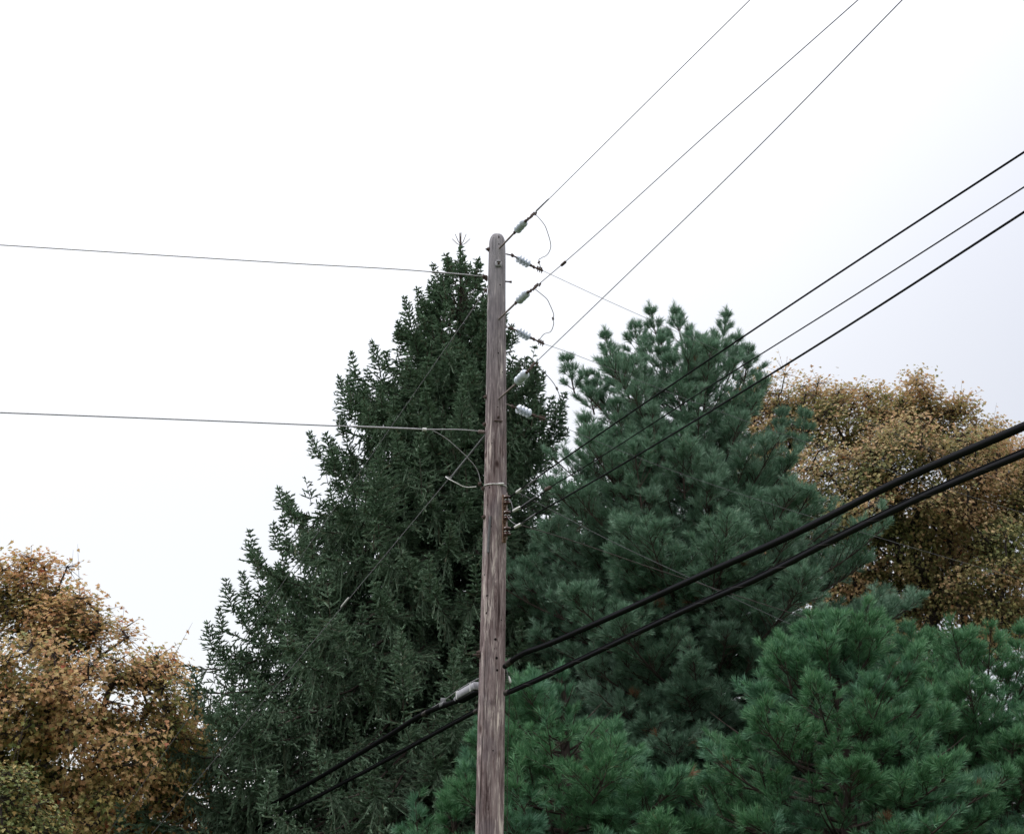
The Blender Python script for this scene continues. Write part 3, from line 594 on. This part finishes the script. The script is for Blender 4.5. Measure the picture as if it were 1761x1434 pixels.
maple('maple_tree', 'broad ochre and olive maple in autumn leaf at the right edge, behind the pines', (at(1620, 1200, 37)[0], 37), [
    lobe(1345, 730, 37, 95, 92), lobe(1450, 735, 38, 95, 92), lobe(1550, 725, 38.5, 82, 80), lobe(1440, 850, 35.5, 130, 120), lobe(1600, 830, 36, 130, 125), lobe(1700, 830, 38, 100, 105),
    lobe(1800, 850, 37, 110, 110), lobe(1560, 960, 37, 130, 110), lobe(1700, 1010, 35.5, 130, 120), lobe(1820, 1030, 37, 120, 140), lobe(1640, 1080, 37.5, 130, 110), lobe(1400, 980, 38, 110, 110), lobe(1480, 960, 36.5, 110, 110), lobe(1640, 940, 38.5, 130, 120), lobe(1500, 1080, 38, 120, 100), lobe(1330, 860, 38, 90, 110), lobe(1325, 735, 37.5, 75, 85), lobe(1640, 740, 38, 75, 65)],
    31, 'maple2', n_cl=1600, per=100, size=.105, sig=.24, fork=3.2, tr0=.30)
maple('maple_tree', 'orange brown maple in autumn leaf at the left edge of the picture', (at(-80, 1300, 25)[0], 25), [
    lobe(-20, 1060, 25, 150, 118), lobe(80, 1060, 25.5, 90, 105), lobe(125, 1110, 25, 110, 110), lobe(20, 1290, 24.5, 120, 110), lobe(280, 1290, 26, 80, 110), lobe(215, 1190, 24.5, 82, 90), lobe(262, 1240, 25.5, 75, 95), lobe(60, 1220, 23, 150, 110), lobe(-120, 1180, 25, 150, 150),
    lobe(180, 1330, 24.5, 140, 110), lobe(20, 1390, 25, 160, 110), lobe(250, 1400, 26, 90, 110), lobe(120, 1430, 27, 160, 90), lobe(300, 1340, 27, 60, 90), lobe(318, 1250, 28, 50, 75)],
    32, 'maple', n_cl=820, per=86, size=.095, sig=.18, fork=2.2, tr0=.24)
maple('leafy_shrub', 'yellow green shrub in the bottom left corner below the orange maple', (at(10, 1500, 20)[0], 20), [lobe(0, 1380, 20, 66, 82), lobe(30, 1440, 20, 75, 80), lobe(-30, 1480, 20, 90, 110)],
    33, 'shrub', n_cl=130, per=70, size=.07, sig=.13, fork=.6, tr0=.05)
maple('golden_tree', 'golden tree far behind, glimpsed through the dark gap right of the pole', (at(900, 1300, 44)[0], 44), [lobe(930, 1100, 44, 90, 70), lobe(800, 1130, 45, 90, 60), lobe(870, 1240, 44, 130, 100)],
    34, 'gold', n_cl=120, per=60, size=.20, sig=.45, fork=2.4, tr0=.2)

# ------------------------------------------------------------------ the pole
rows = [(405, 855.0, 13.5), (440, 854.8, 14.6), (520, 853.6, 15.6), (600, 853.5, 16.5), (740, 852.5, 18.2), (860, 851.6, 19.6), (1000, 849.2, 20.8), (1120, 847.0, 22.0), (1240, 844.6, 23.4), (1434, 841.8, 24.4)]
pz = []; pc = []; pr_ = []
for py, cxp, hw in rows:
    q = at(cxp, py, PY); pz.append(q[2]); pc.append(q[0]); pr_.append(hw*np.dot(q-CAM, F_)/F0)
o = np.argsort(pz); pz, pc, pr_ = (np.array(v)[o] for v in (pz, pc, pr_))
pz = np.concatenate([[-.4, 0.6], pz]); pc = np.concatenate([[pc[0]-.05, pc[0]-.03], pc]); pr_ = np.concatenate([[pr_[0]+.02, pr_[0]+.012], pr_])
ZT = pz[-1]
def pole_c(z): return np.array([np.interp(z, pz, pc), PY, z])
def pole_r(z): return float(np.interp(z, pz, pr_))
def on_pole(px, py, out=0.0):                 # point on the near face of the pole seen at this pixel
    q = at(px, py, PY)
    for _ in range(6):
        c = pole_c(q[2]); r = pole_r(q[2]); dx = np.clip((q[0]-c[0]), -r*.97, r*.97); y = PY-math.sqrt(r*r-dx*dx); q = at(px, py, y)
    c = pole_c(q[2]); nr = nrm(np.array([q[0]-c[0], q[1]-c[1], 0])); return q+nr*out, nr
pole = thing('utility_pole', 'weathered wooden utility pole with a rounded grey top standing in front of the trees', 'utility pole', (pole_c(0)[0], PY, 0))
rng = np.random.default_rng(5)
sh = MB(); ks = 144; zs = np.concatenate([np.linspace(-.4, ZT-.14, 260), ZT-.14+.14*np.sin(np.linspace(.12, math.pi/2, 9))])
ang = np.arange(ks)*2*math.pi/ks; V = []
ph = rng.random((8, 2))*6.28
cracks = [(rng.uniform(0, 6.28), rng.uniform(1, 9.5), rng.uniform(.4, 2.2)) for _ in range(70)]
knots = [(rng.uniform(3.3, 6.1), rng.uniform(2.2, 9.8)) for _ in range(22)]
for z in zs:
    r = pole_r(z); 
    if z > ZT-.14: r *= math.sqrt(max(.0, 1-((z-(ZT-.14))/.145)**2))*.55+.45 if z < ZT-.002 else .44
    rr = r*(1+.008*np.sin(ang*3+ph[0, 0]+z*.4)+.006*np.sin(ang*5+ph[1, 0]-z*.9)+.004*np.sin(ang*11+z*2.1))
    for a0, zc, ln in cracks:
        if abs(z-zc) < ln/2:
            dd = np.abs((ang-a0-.03*math.sin(z*6)+math.pi) % (2*math.pi)-math.pi); rr = rr-.012*np.clip(1-dd/.055, 0, 1)*(1-abs(z-zc)/(ln/2))**.4
    for a0, zc in knots:
        dd = np.abs((ang-a0+math.pi) % (2*math.pi)-math.pi)*r; rr = rr+.008*np.exp(-(dd**2+(z-zc)**2)/(2*.028**2))
    c = pole_c(min(z, ZT)); V.append(np.stack([c[0]+rr*np.cos(ang), c[1]+rr*np.sin(ang), np.full(ks, z)], 1))
V = np.vstack(V); nz = len(zs); i, j = np.meshgrid(np.arange(nz-1), np.arange(ks), indexing='ij'); a0 = (i*ks+j).ravel(); b0 = (i*ks+(j+1) % ks).ravel()
Fc = np.concatenate([np.stack([a0, b0, b0+ks], 1), np.stack([a0, b0+ks, a0+ks], 1)]); V = np.vstack([V, [[pole_c(ZT)[0], PY, ZT+.012]]]); nl = nz*ks
Fc = np.vstack([Fc, [((nz-1)*ks+j, (nz-1)*ks+(j+1) % ks, nl) for j in range(ks)]]); sh.addv(V, Fc)
sh.mi = 1
for px, py, r in [(858, 408, .010), (858, 420, .009), (860, 490, .010), (857, 607, .009), (838, 1024, .016), (837, 1054, .016), (852, 1099, .017), (854, 1131, .018), (855, 1152, .015), (833, 988, .009), (856, 700, .008),
                  (846, 762, .009), (842, 838, .010), (862, 1066, .008), (850, 1115, .007), (845, 905, .007), (864, 640, .007), (838, 868, .008), (848, 1290, .008)]:
    p, nr = on_pole(px, py, -.012); sh.lathe(p, nr, [(0, r), (.0135, r), (.0145, r*.8)], 12)
sh.build('shaft', [M['wood'], M['hole']], pole)
def bolt(px, py, out=.05, r=.022, m='rust', axis=None, off=0.0):
    p, nr = on_pole(px, py, -.01+off); ax = nr if axis is None else np.array(axis, float); b = MB()
    b.lathe(p, ax, [(0, r*1.5), (.014, r*1.5), (.0141, r), (.034, r), (.035, r*.45), (out, r*.45)], 6); return b.build('bolt', M[m], pole)
for px, py, o_ in [(840, 429, .05), (837, 480, .06), (836, 500, .03), (836, 683, .05), (834, 730, .04), (826, 832, .04), (831, 840, .03), (833, 889, .045), (823, 1126, .08), (823, 1122, .03)]:
    bolt(px, py, o_)
# eye bolt on the right side, near the top
b = MB(); p = at(870, 484, PY-.02); q = at(879, 485, PY-.02); b.tube([p-np.array([.03, 0, 0]), q], .011, 8); b.lathe(q, [1, 0, 0], [(-.02, .016), (.01, .016)], 8); b.build('bolt', M['rust'], pole)
# square plate with a hooded hole
p, nr = on_pole(857, 455); S_ = np.cross(UP, nr); b = MB(); b.box(p+nr*.012, (.088, .075, .022), (S_, UP, nr), .006); b.box(p+nr*.022+UP*.038, (.06, .024, .03), (S_, UP, nr), .005)
b.build('bracket_plate', M['galv'], pole); b = MB(); b.lathe(p+nr*.022+UP*.004, nr, [(0, .017), (.006, .017), (.02, .012)], 10); b.build('bolt', M['rust'], pole)
p, nr = on_pole(857, 724); S_ = np.cross(UP, nr); b = MB(); b.box(p+nr*.006, (.115, .014, .02), (S_, UP, nr), .003); b.lathe(p+UP*.05+nr*0-.01*nr, nr, [(0, .018), (.03, .018), (.031, .008), (.05, .008)], 6); b.build('step_bracket', M['rust'], pole)
# plastic strip over the ground wire, and the wire itself
b = MB(); pts = [on_pole(*q, .008)[0] for q in ((843.5, 888), (842.5, 905), (841, 925), (840, 950))]; b.tube(spline(pts, 6), .016, 8); b.build('ground_strip', M['moulding'], pole)
b = MB(); pts = [on_pole(*q, .004)[0] for q in ((840, 950), (839, 1010), (836.5, 1080), (834, 1160), (831, 1250), (827, 1340), (825, 1434))]; b.tube(spline(pts, 6), .0035, 6); b.build('ground_wire', M['darkwire'], pole)
# steel band round the pole with its pale clamp
b = MB(); zc = on_pole(850, 832)[0][2]; b.ring(pole_c(zc), [.03, 0, 1], pole_r(zc)+.006, .006, 40, 6); b.build('band', M['palewire'], pole)
b = MB(); p, nr = on_pole(861, 832.5, .012); b.lathe(p-np.array([.04, 0, 0]), [1, 0, .05], [(0, .008), (.01, .016), (.06, .016), (.08, .008)], 10); b.build('clamp', M['palewire'], pole)

# insulator rack with three brown spools
p0, nr = on_pole(864.5, 852, .02); p1, _ = on_pole(865, 934, .02); nr = nrm(np.array([.35, -.94, 0])); S_ = np.cross(UP, nr)
p1[0] = p0[0]+.0; p1[1] = p0[1]
rack = MB(); c = (p0+p1)/2; H = p0[2]-p1[2]; rack.box(c, (.042, .012, H), (S_, nr, UP), .003); rack.box(c+S_*-.019+nr*.014, (.006, .03, H), (S_, nr, UP)); rack.box(c+S_*.019+nr*.014, (.006, .03, H), (S_, nr, UP))
out_ = nrm(np.array([.8, -.6, 0])); sc_ = [at(872, y, PY-.2) for y in (860, 886.5, 914)]
for s in sc_:
    for dz in (-.062, .062):
        e_ = np.array([s[0], s[1], s[2]+dz]); w = np.array([c[0], c[1], s[2]+dz-.012]); rack.tube([w, (w+e_)/2+UP*.004, e_], .009, 6)
xx, yy = sc_[0][0], sc_[0][1]
rackpart = rack.build('spool_rack', M['rack'], pole)
b = MB(); b.tube([np.array([xx, yy, sc_[0][2]+.10]), np.array([sc_[2][0], sc_[2][1], sc_[2][2]-.10])], .008, 8); b.build('rack_pin', M['rustrod'], rackpart)
for s in sc_:
    b = MB(); b.lathe(s-UP*.05, UP, [(-.008, .024), (.0, .048), (.014, .054), (.026, .046), (.038, .028), (.05, .024), (.062, .028), (.074, .046), (.086, .054), (.10, .048), (.108, .024)], 20); b.build('spool_insulator', M['brown'], rackpart)

# ------------------------------------------------------------------ dead-end insulators
def deadend(plane, p_bolt, p_edge, p_rod, b0, b1, p_link, p_clamp, hook, label, sheds=3, R0=.055, rod='rustrod', rr=.013, bell=True):
    pts = plane.path([p_bolt, p_rod, b0, b1, p_link, p_clamp]); A, Rp, B0, B1, Lk, Cl = pts
    if p_edge is None: A = on_pole(*p_bolt, -.01)[0]
    root = thing('dead_end_insulator', label, 'insulator', A, 'dead-end insulators on the pole'); d = nrm(B1-B0); L = np.linalg.norm(B1-B0)
    b = MB(); b.tube([A, A*.85+Rp*.15, Rp], [rr*.8, rr, rr], 8); b.build('rod', M[rod], root)
    b = MB(); b.ring(Rp, np.cross(d, UP), .022, .008, 14, 6); b.tube([Rp, B0+d*.02], .011, 8); b.lathe(Rp-d*.005, d, [(0, .012), (.006, .022), (.02, .022), (.026, .012)], 8); b.build('eye', M['rust'], root)
    prof = [(-.012, .016), (0, .026)]
    for k in range(sheds):
        t0 = L*k/sheds; w = L/sheds
        if bell: prof += [(t0+.12*w, R0*.86), (t0+.3*w, R0), (t0+.62*w, R0*.97), (t0+.74*w, R0*.80)]
        else: prof += [(t0+.22*w, R0*.34), (t0+.32*w, R0*.92), (t0+.40*w, R0), (t0+.50*w, R0*.88), (t0+.60*w, R0*.34), (t0+.95*w, R0*.32)]
    prof += [(L, .026), (L+.012, .016)]
    b = MB(); b.lathe(B0, d, prof, 24); b.build('insulator_body', M['porcelain'], root)
    b = MB(); b.lathe(B1, nrm(Lk-B1), [(-.01, .020), (.02, .022), (np.linalg.norm(Lk-B1)-.01, .012)], 8); b.ring(Lk, np.cross(d, UP)+.01, .018, .009, 12, 6); b.tube([Lk, Cl], .011, 6); b.build('link', M['rust'], root)
    dc = nrm(Cl-Lk); n_ = nrm(np.cross(dc, [0.3, .2, 1])); u_ = np.cross(n_, dc); b = MB()
    b.box(Cl, (.13, .024, .030), (dc, n_, u_), .006)
    for s in (-.038, 0, .038): b.tube([Cl+dc*s-u_*.042, Cl+dc*s+u_*.040], .0075, 6); b.lathe(Cl+dc*s+u_*.020, u_, [(0, .014), (.012, .014)], 6)
    if hook is not None:
        h = plane(*hook); b.ring(h, np.cross(dc, [.3, .2, 1])+.01, .022, .006, 14, 6)
    b.build('clamp', M['rust'], root); return Cl+dc*.06, dc
IA = deadend(ROAD, (859, 427), None, (885, 400), (889, 396.5), (903, 381), (908, 377), (915, 371), (921.5, 368), 'topmost insulator, tilted up to the right off the rounded pole top')
IC = deadend(ROAD, (858, 549), None, (887, 521), (892, 517.5), (907, 503), (913, 500), (921, 493.5), (928.5, 490), 'middle one of the three insulators tilted up to the right')
IE = deadend(ROAD, (858, 686), None, (887, 660), (890, 656.5), (905, 641), (908.5, 638), (916, 629), (924, 627), 'lowest and palest of the three insulators tilted up to the right', R0=.062)
IB = deadend(SIDE, (870, 437), 1, (881, 439.5), (890, 443.5), (910, 455), (918, 459.5), (928, 463.5), None, 'topmost ribbed insulator sloping down to the right, just below the pole top', 4, .062, 'rust', .010, False)
ID = deadend(SIDE, (869, 562), 1, (880, 565), (890, 569), (910, 580), (918, 583.5), (930, 589), None, 'second ribbed insulator sloping down to the right, above the pale pointed pine tops', 4, .062, 'rust', .010, False)
IF = deadend(SIDE, (871, 695), 1, (881, 699), (890, 702.5), (912, 712), (920, 715), (932, 719), None, 'lowest ribbed insulator sloping down to the right, in front of the spruce', 4, .064, 'rustrod', .010, False)

# ------------------------------------------------------------------ wires
def wire(pts, r, m, label, cat='wire', group=None, name='overhead_wire', extra=(), n=8, k=6):
    P = spline(pts, n); root = MB().tube(P, r, k)
    if extra:
        t = thing(name, label, cat, P[0], group); root.build('conductor', M[m], t)
        for nm, pp, rr, mm in extra:
            b = MB(); d = nrm(pp[1]-pp[0]); L = np.linalg.norm(pp[1]-pp[0]); b.lathe(pp[0], d, [(0, r), (L*.1, rr), (L*.9, rr), (L, r)], 10); b.build(nm, M[mm], t)
        return t
    o_ = root.build(name, M[m], org=P[0]); return tag(o_, label, cat, group)
def onward(P, L, drop=0.0):                   # carry a wire on past the edge of the picture
    P = np.array(P); d = P[-1]-P[-2]; d = nrm(d); return np.vstack([P, P[-1]+d*L*.5-UP*drop*.25, P[-1]+d*L-UP*drop])
def seg(plane, a, b): return plane.path([a, b])
G1 = 'power lines leaving the pole towards the upper right'
wire(onward(np.vstack([IA[0], ROAD.path([(1105, 183), (1290, 0)])]), 16), .0050, 'wire', 'thin power line rising from the topmost insulator, leftmost at the top edge', 'power line', G1,
     extra=[('grip', seg(ROAD, (921, 364), (944, 342)), .009, 'wire')])
wire(onward(np.vstack([IC[0], ROAD.path([(940, 477.5), (970, 452), (1240, 209), (1476, 0)])]), 16), .0050, 'wire', 'thin power line with a small dark splice, middle of three rising steeply right', 'power line', G1,
     extra=[('splice', seg(ROAD, (965, 457), (973, 450)), .018, 'rust')])
wire(onward(np.vstack([IE[0], ROAD.path([(1060, 490), (1300, 257), (1552, 0)])]), 16), .0050, 'wire', 'thin power line rising from the lowest pale insulator, rightmost at the top edge', 'power line', G1)
G2 = 'power lines leaving the pole away to the right'
def away(I, mid, label, m='wire', r=.0034):
    P = np.vstack([I[0] if isinstance(I, tuple) else I, SIDE.path(mid)]); wire(onward(P, 22, -.8), r, m, label, 'power line', G2)
away(IB, [(1020, 506), (1240, 605), (1330, 648)], 'thin power line from the topmost ribbed insulator down past the pointed pine tops')
away(ID, [(975, 605), (1100, 655), (1290, 727), (1400, 765)], 'thin power line from the second ribbed insulator running into the tall pine')
away(IF, [(1010, 752), (1110, 792), (1330, 868), (1400, 890)], 'thin power line from the lowest ribbed insulator crossing the middle of the tall pine')
away(SIDE(896, 903), [(950, 919), (1120, 976), (1400, 1066), (1600, 1125)], 'thin brown wire leaving the lowest brown spool and sinking across the pines', 'darkwire', .006)
away(SIDE(893, 848), [(937, 871), (1040, 925), (1200, 1000)], 'thin grey wire sloping down to the right from beside the topmost brown spool', 'wire', .005)
# secondary lines from the spools
G3 = 'insulated lines from the brown spools to the right edge'
def sec(sp, pts, grip, label, r, knob=None):
    P = np.vstack([sp+np.array([0, -.045, 0]), ROAD.path(pts)]); ex = [('grip', seg(ROAD, *grip), .020, 'palewire'), ('grip', seg(ROAD, grip[1], (grip[1][0]+26, grip[1][1]-18)), r*1.35, 'wire')]
    if knob: ex.append(('connector', seg(ROAD, *knob), .024, 'rust'))
    t = wire(onward(P, 18), r, 'cable', label, 'power line', G3, extra=ex, k=8)
    b = MB(); b.ring(sp, UP, .032, .006, 16, 6); b.build('tie', M['palewire'], t)
sec(sc_[0], [(885, 849), (920, 824), (1000, 768), (1250, 598), (1500, 432), (1761, 262)], ((888, 847), (897, 841)), 'upper of the three black lines between the brown spools and the right edge', .0085)
sec(sc_[1], [(885, 878), (920, 858), (942, 841), (1000, 806), (1250, 646), (1500, 489), (1761, 322)], ((882, 879), (895, 872)), 'middle and thinnest of the three black lines rising from the brown spools', .0060, ((938, 842), (947, 838)))
sec(sc_[2], [(893, 902), (926, 881), (960, 862), (1250, 690), (1500, 534), (1761, 365)], ((885, 907), (896, 901)), 'lowest of the three black lines between the brown spools and the right edge', .0093)
# twisted grey wires where the lines meet the pole
wire([sc_[0]+np.array([0, -.04, 0]), ROAD(880, 866), ROAD(882, 874), ROAD(884, 878)], .004, 'wire', 'short grey wire looped between the upper and the middle brown spool', 'wire', name='tie_wire')
wire([sc_[1]+np.array([0, -.04, 0]), ROAD(878, 895), ROAD(886, 901), ROAD(893, 903)], .004, 'wire', 'short grey wire looped between the middle and the lowest brown spool', 'wire', name='tie_wire')
# jumpers
GJ = 'slack jumper wires hanging beside the pole'
def jumper(a, pts, b_, label, conn=None):
    P = [a]+[SIDE(*q)*w+ROAD(*q)*(1-w) for q, w in zip(pts, np.linspace(.08, .97, len(pts)))]+[b_]; ex = []; wc = .6
    if conn: c0, c1 = (SIDE(*q)*wc+ROAD(*q)*(1-wc) for q in conn); ex = [('connector', (c0, c1), .014, 'rust')]
    wire(P, .0050, 'wire', label, 'wire', GJ, 'jumper_wire', extra=ex, n=7, k=5)
jumper(ROAD(922, 370), [(935, 385), (942, 401), (947, 420), (945, 432), (939, 440), (931, 444), (927, 451)], SIDE(931, 463), 'curved slack wire hanging from the topmost clamp, against the sky', ((928, 449), (925.5, 453.5)))
jumper(ROAD(921, 498), [(931, 506), (940, 514), (946, 525), (952, 540), (951, 549), (952, 558), (946, 571), (933, 577)], SIDE(927, 586), 'curved slack wire with a small knob between the second pair of insulators', ((950.5, 545.5), (951.5, 550.5)))
jumper(ROAD(924, 629), [(933, 638), (943, 648), (952, 659), (957.5, 669), (962, 680), (962, 694), (952, 708)], SIDE(936, 720), 'lowest slack wire hanging past the spruce twigs to the lowest ribbed insulator', ((956.5, 665.5), (959, 671)))
# wires to the left
GL = 'wires running from the pole to the left edge'
def leftw(pts, r, label, ex): wire(onward(LEFT.path(pts), 14), r, 'galv', label, 'wire', GL, extra=ex)
leftw([(837, 476), (800, 473), (740, 467.5), (500, 453), (250, 437.5), (0, 421.5)], .0068, 'upper of the two wires crossing the sky from the left edge', [('fitting', seg(LEFT, (838, 477), (829, 475)), .026, 'rust'), ('grip', seg(LEFT, (815, 474), (740, 467.8)), .0115, 'galv')])
leftw([(831, 742.5), (800, 739.5), (729, 738.5), (580, 732.5), (300, 721), (0, 709.5)], .0085, 'lower of the two wires from the left edge, ending at the pole', [('splice', seg(LEFT, (734, 739), (726, 738.3)), .022, 'palewire'), ('fitting', seg(LEFT, (834, 743), (822, 742)), .022, 'rustrod'), ('grip', seg(LEFT, (726, 738.3), (600, 733.2)), .0135, 'galv')])
wire(LEFT.path([(743, 740), (766, 753), (785, 769), (803, 786), (820, 807), (826, 828)]), .0055, 'galv', 'slack grey wire dropping from the lower left wire down to the steel band', 'wire', name='bonding_wire')
wire([GUYP(776, 822), LEFT(786, 831), LEFT(797, 836.5), LEFT(812, 837.5), LEFT(819, 836.5)], .006, 'palewire', 'short pale curved wire hanging between the lower stay and the pole', 'wire', name='bonding_wire')
# stays to the ground anchor
GG = 'stay wires from the pole down to the ground anchor'
anchor = None
def stay(a, b_, label, r, ex):
    P = GUYP.path([a, b_]); d = P[1]-P[0]; t = -P[0][2]/d[2]; E = P[0]+d*t; wire([P[0], P[0]*.5+E*.5-UP*.03, E], r*.58, 'wire', label, 'stay wire', GG, extra=ex, name='stay_wire')
stay((839, 494), (430, 1080), 'longer stay wire slanting down left from near the pole top across the spruce', .0078, [('grip', seg(GUYP, (839, 494), (800, 551)), .007, 'wire')])
stay((836, 746), (585, 1045), 'shorter stay wire with a pale sleeve, slanting down left from the pole', .0088, [('grip', seg(GUYP, (836, 746), (776, 821)), .012, 'moulding'), ('sleeve', seg(GUYP, (600, 1027), (586, 1044)), .011, 'palewire')])
# ------------------------------------------------------------------ telephone cables
GC = 'thick black telephone cables crossing the picture'
c1r = ROAD.path([(868, 1146), (884, 1133), (905, 1121), (927, 1113.5), (1029, 1070), (1197, 993.5), (1374, 914), (1549, 826), (1761, 733)])
wire(onward(c1r, 14), .031, 'cable', 'upper and thickest black cable between the pole and the right edge', 'cable', GC, 'telephone_cable',
     extra=[('clamp', seg(ROAD, (872, 1142), (880, 1136)), .042, 'rack0')], n=10, k=14)
c2 = [(869, 1193), (927, 1168), (1029, 1120), (1197, 1041), (1300, 996), (1444, 923), (1618, 840), (1761, 780)]
C2 = ROAD.path(c2)
t = wire(onward(C2, 14), .0255, 'cable', 'lower black cable right of the pole, a thin support wire along its top', 'cable', GC, 'telephone_cable',
     extra=[('clamp', seg(ROAD, (869, 1192), (875, 1189)), .034, 'rack0')], n=10, k=14)
b = MB(); b.tube(spline(onward(C2, 14)+UP*.033, 8), .0055, 6); b.build('support_wire', M['cable'], t)
def twist(parent, P, r, pitch=.62):           # lashing wire wound round the cable
    P = spline(P, 24); L = np.concatenate([[0], np.cumsum(np.linalg.norm(np.diff(P, axis=0), axis=1))]); s = np.arange(0, L[-1], .035); Q = np.stack([np.interp(s, L, P[:, i]) for i in range(3)], 1)
    T = nrm(np.gradient(Q, axis=0)); A = nrm(np.cross(T, UP)); B = np.cross(T, A); a = s/pitch*2*math.pi
    b = MB(); b.tube(Q+r*(np.cos(a)[:, None]*A+np.sin(a)[:, None]*B), .0014, 4, False); b.build('lashing_wire', M['rack0'], parent)
twist(t, C2, .0272)
far = lambda P: onward(P, 16, .3)
C3 = ROAD.path([(800, 1197), (782, 1206), (760, 1214), (731, 1226), (671, 1263), (572, 1323), (464, 1385)])
t = wire(far(C3), .034, 'cable', 'upper black cable left of the pole, running from the grey case into the spruce', 'cable', GC, 'telephone_cable', extra=[('clamp', seg(ROAD, (735, 1224), (728, 1228)), .036, 'rack0'), ('clamp', seg(ROAD, (765, 1210), (759, 1213)), .04, 'moulding')], n=10, k=12)
b = MB(); b.tube(spline(ROAD.path([(823, 1166), (790, 1185), (762, 1205), (731, 1223)]), 6), .006, 6); b.build('support_wire', M['galv'], t)
b = MB(); pp = ROAD.path([(762, 1199), (762, 1214)]); b.box((pp[0]+pp[1])/2, (.07, .03, .10), None, .006); b.build('hanger', M['moulding'], t)
C4 = ROAD.path([(822, 1221), (739, 1266), (657, 1311), (543, 1371), (495, 1396)])
t = wire(far(C4), .024, 'cable', 'lower and thinner black cable left of the pole, sinking into the spruce', 'cable', GC, 'telephone_cable', extra=[('clamp', seg(ROAD, (822, 1221), (816, 1224)), .028, 'rack0')], n=10, k=10)
b = MB(); b.tube(spline(far(C4)+UP*.034, 6), .0055, 6); b.build('support_wire', M['cable'], t)
# grey splice case
A, B = ROAD(786, 1199), ROAD(823, 1178); d = nrm(B-A); L = np.linalg.norm(B-A); n_ = nrm(np.cross(d, UP)); n_ = n_ if n_[1] < 0 else -n_; u_ = np.cross(n_, d); u_ = u_ if u_[2] > 0 else -u_
case = thing('splice_case', 'grey rectangular splice case clamped on the cable against the left side of the pole', 'cable case', A)
b = MB(); b.box((A+B)/2+d*.03, (L*.84, .11, .095), (d, n_, u_), .008); b.build('case', M['case'], case)
b = MB(); b.box((A+B)/2+d*.03-u_*.072, (L*.80, .105, .05), (d, n_, u_), .02); b.build('base', M['cable'], case)
for s in (.16, .80):
    b = MB(); q = A+d*L*s; b.box(q+u_*-.0, (.016, .126, .110), (d, n_, u_), .008); b.build('strap', M['palewire'], case)
b = MB(); q = A-d*.0-u_*.02; b.lathe(q-d*.05, d, [(0, .024), (.015, .034), (.05, .042), (.08, .046)], 16); b.build('end_cap', M['case'], case)
# plumb drop wire with a pale tag, right of the pole
dp = [at(871, 1150, PY-.05), at(873, 1160, PY-.05), at(876, 1178, PY-.05)]
t = thing('drop_wire', 'thin wire with a pale tag hanging down the right side of the pole', 'wire', dp[0])
b = MB(); b.tube(spline([dp[0], dp[1], dp[2]+np.array([0, 0, .03])], 5), .005, 6); b.build('lead', M['wire'], t)
b = MB(); b.lathe(at(875, 1162, PY-.05), nrm(at(877.5, 1173, PY-.05)-at(875, 1162, PY-.05)), [(0, .006), (.03, .014), (.075, .018), (.09, .006)], 10); b.build('tag', M['palewire'], t)
b = MB(); b.tube(spline([at(877, 1176, PY-.05), at(876, 1200, PY-.05), at(874, 1260, PY-.05), at(872.5, 1340, PY-.05), at(872, 1434, PY-.05), at(871, 1560, PY-.05)], 6), .004, 5); b.build('cord', M['darkwire'], t)
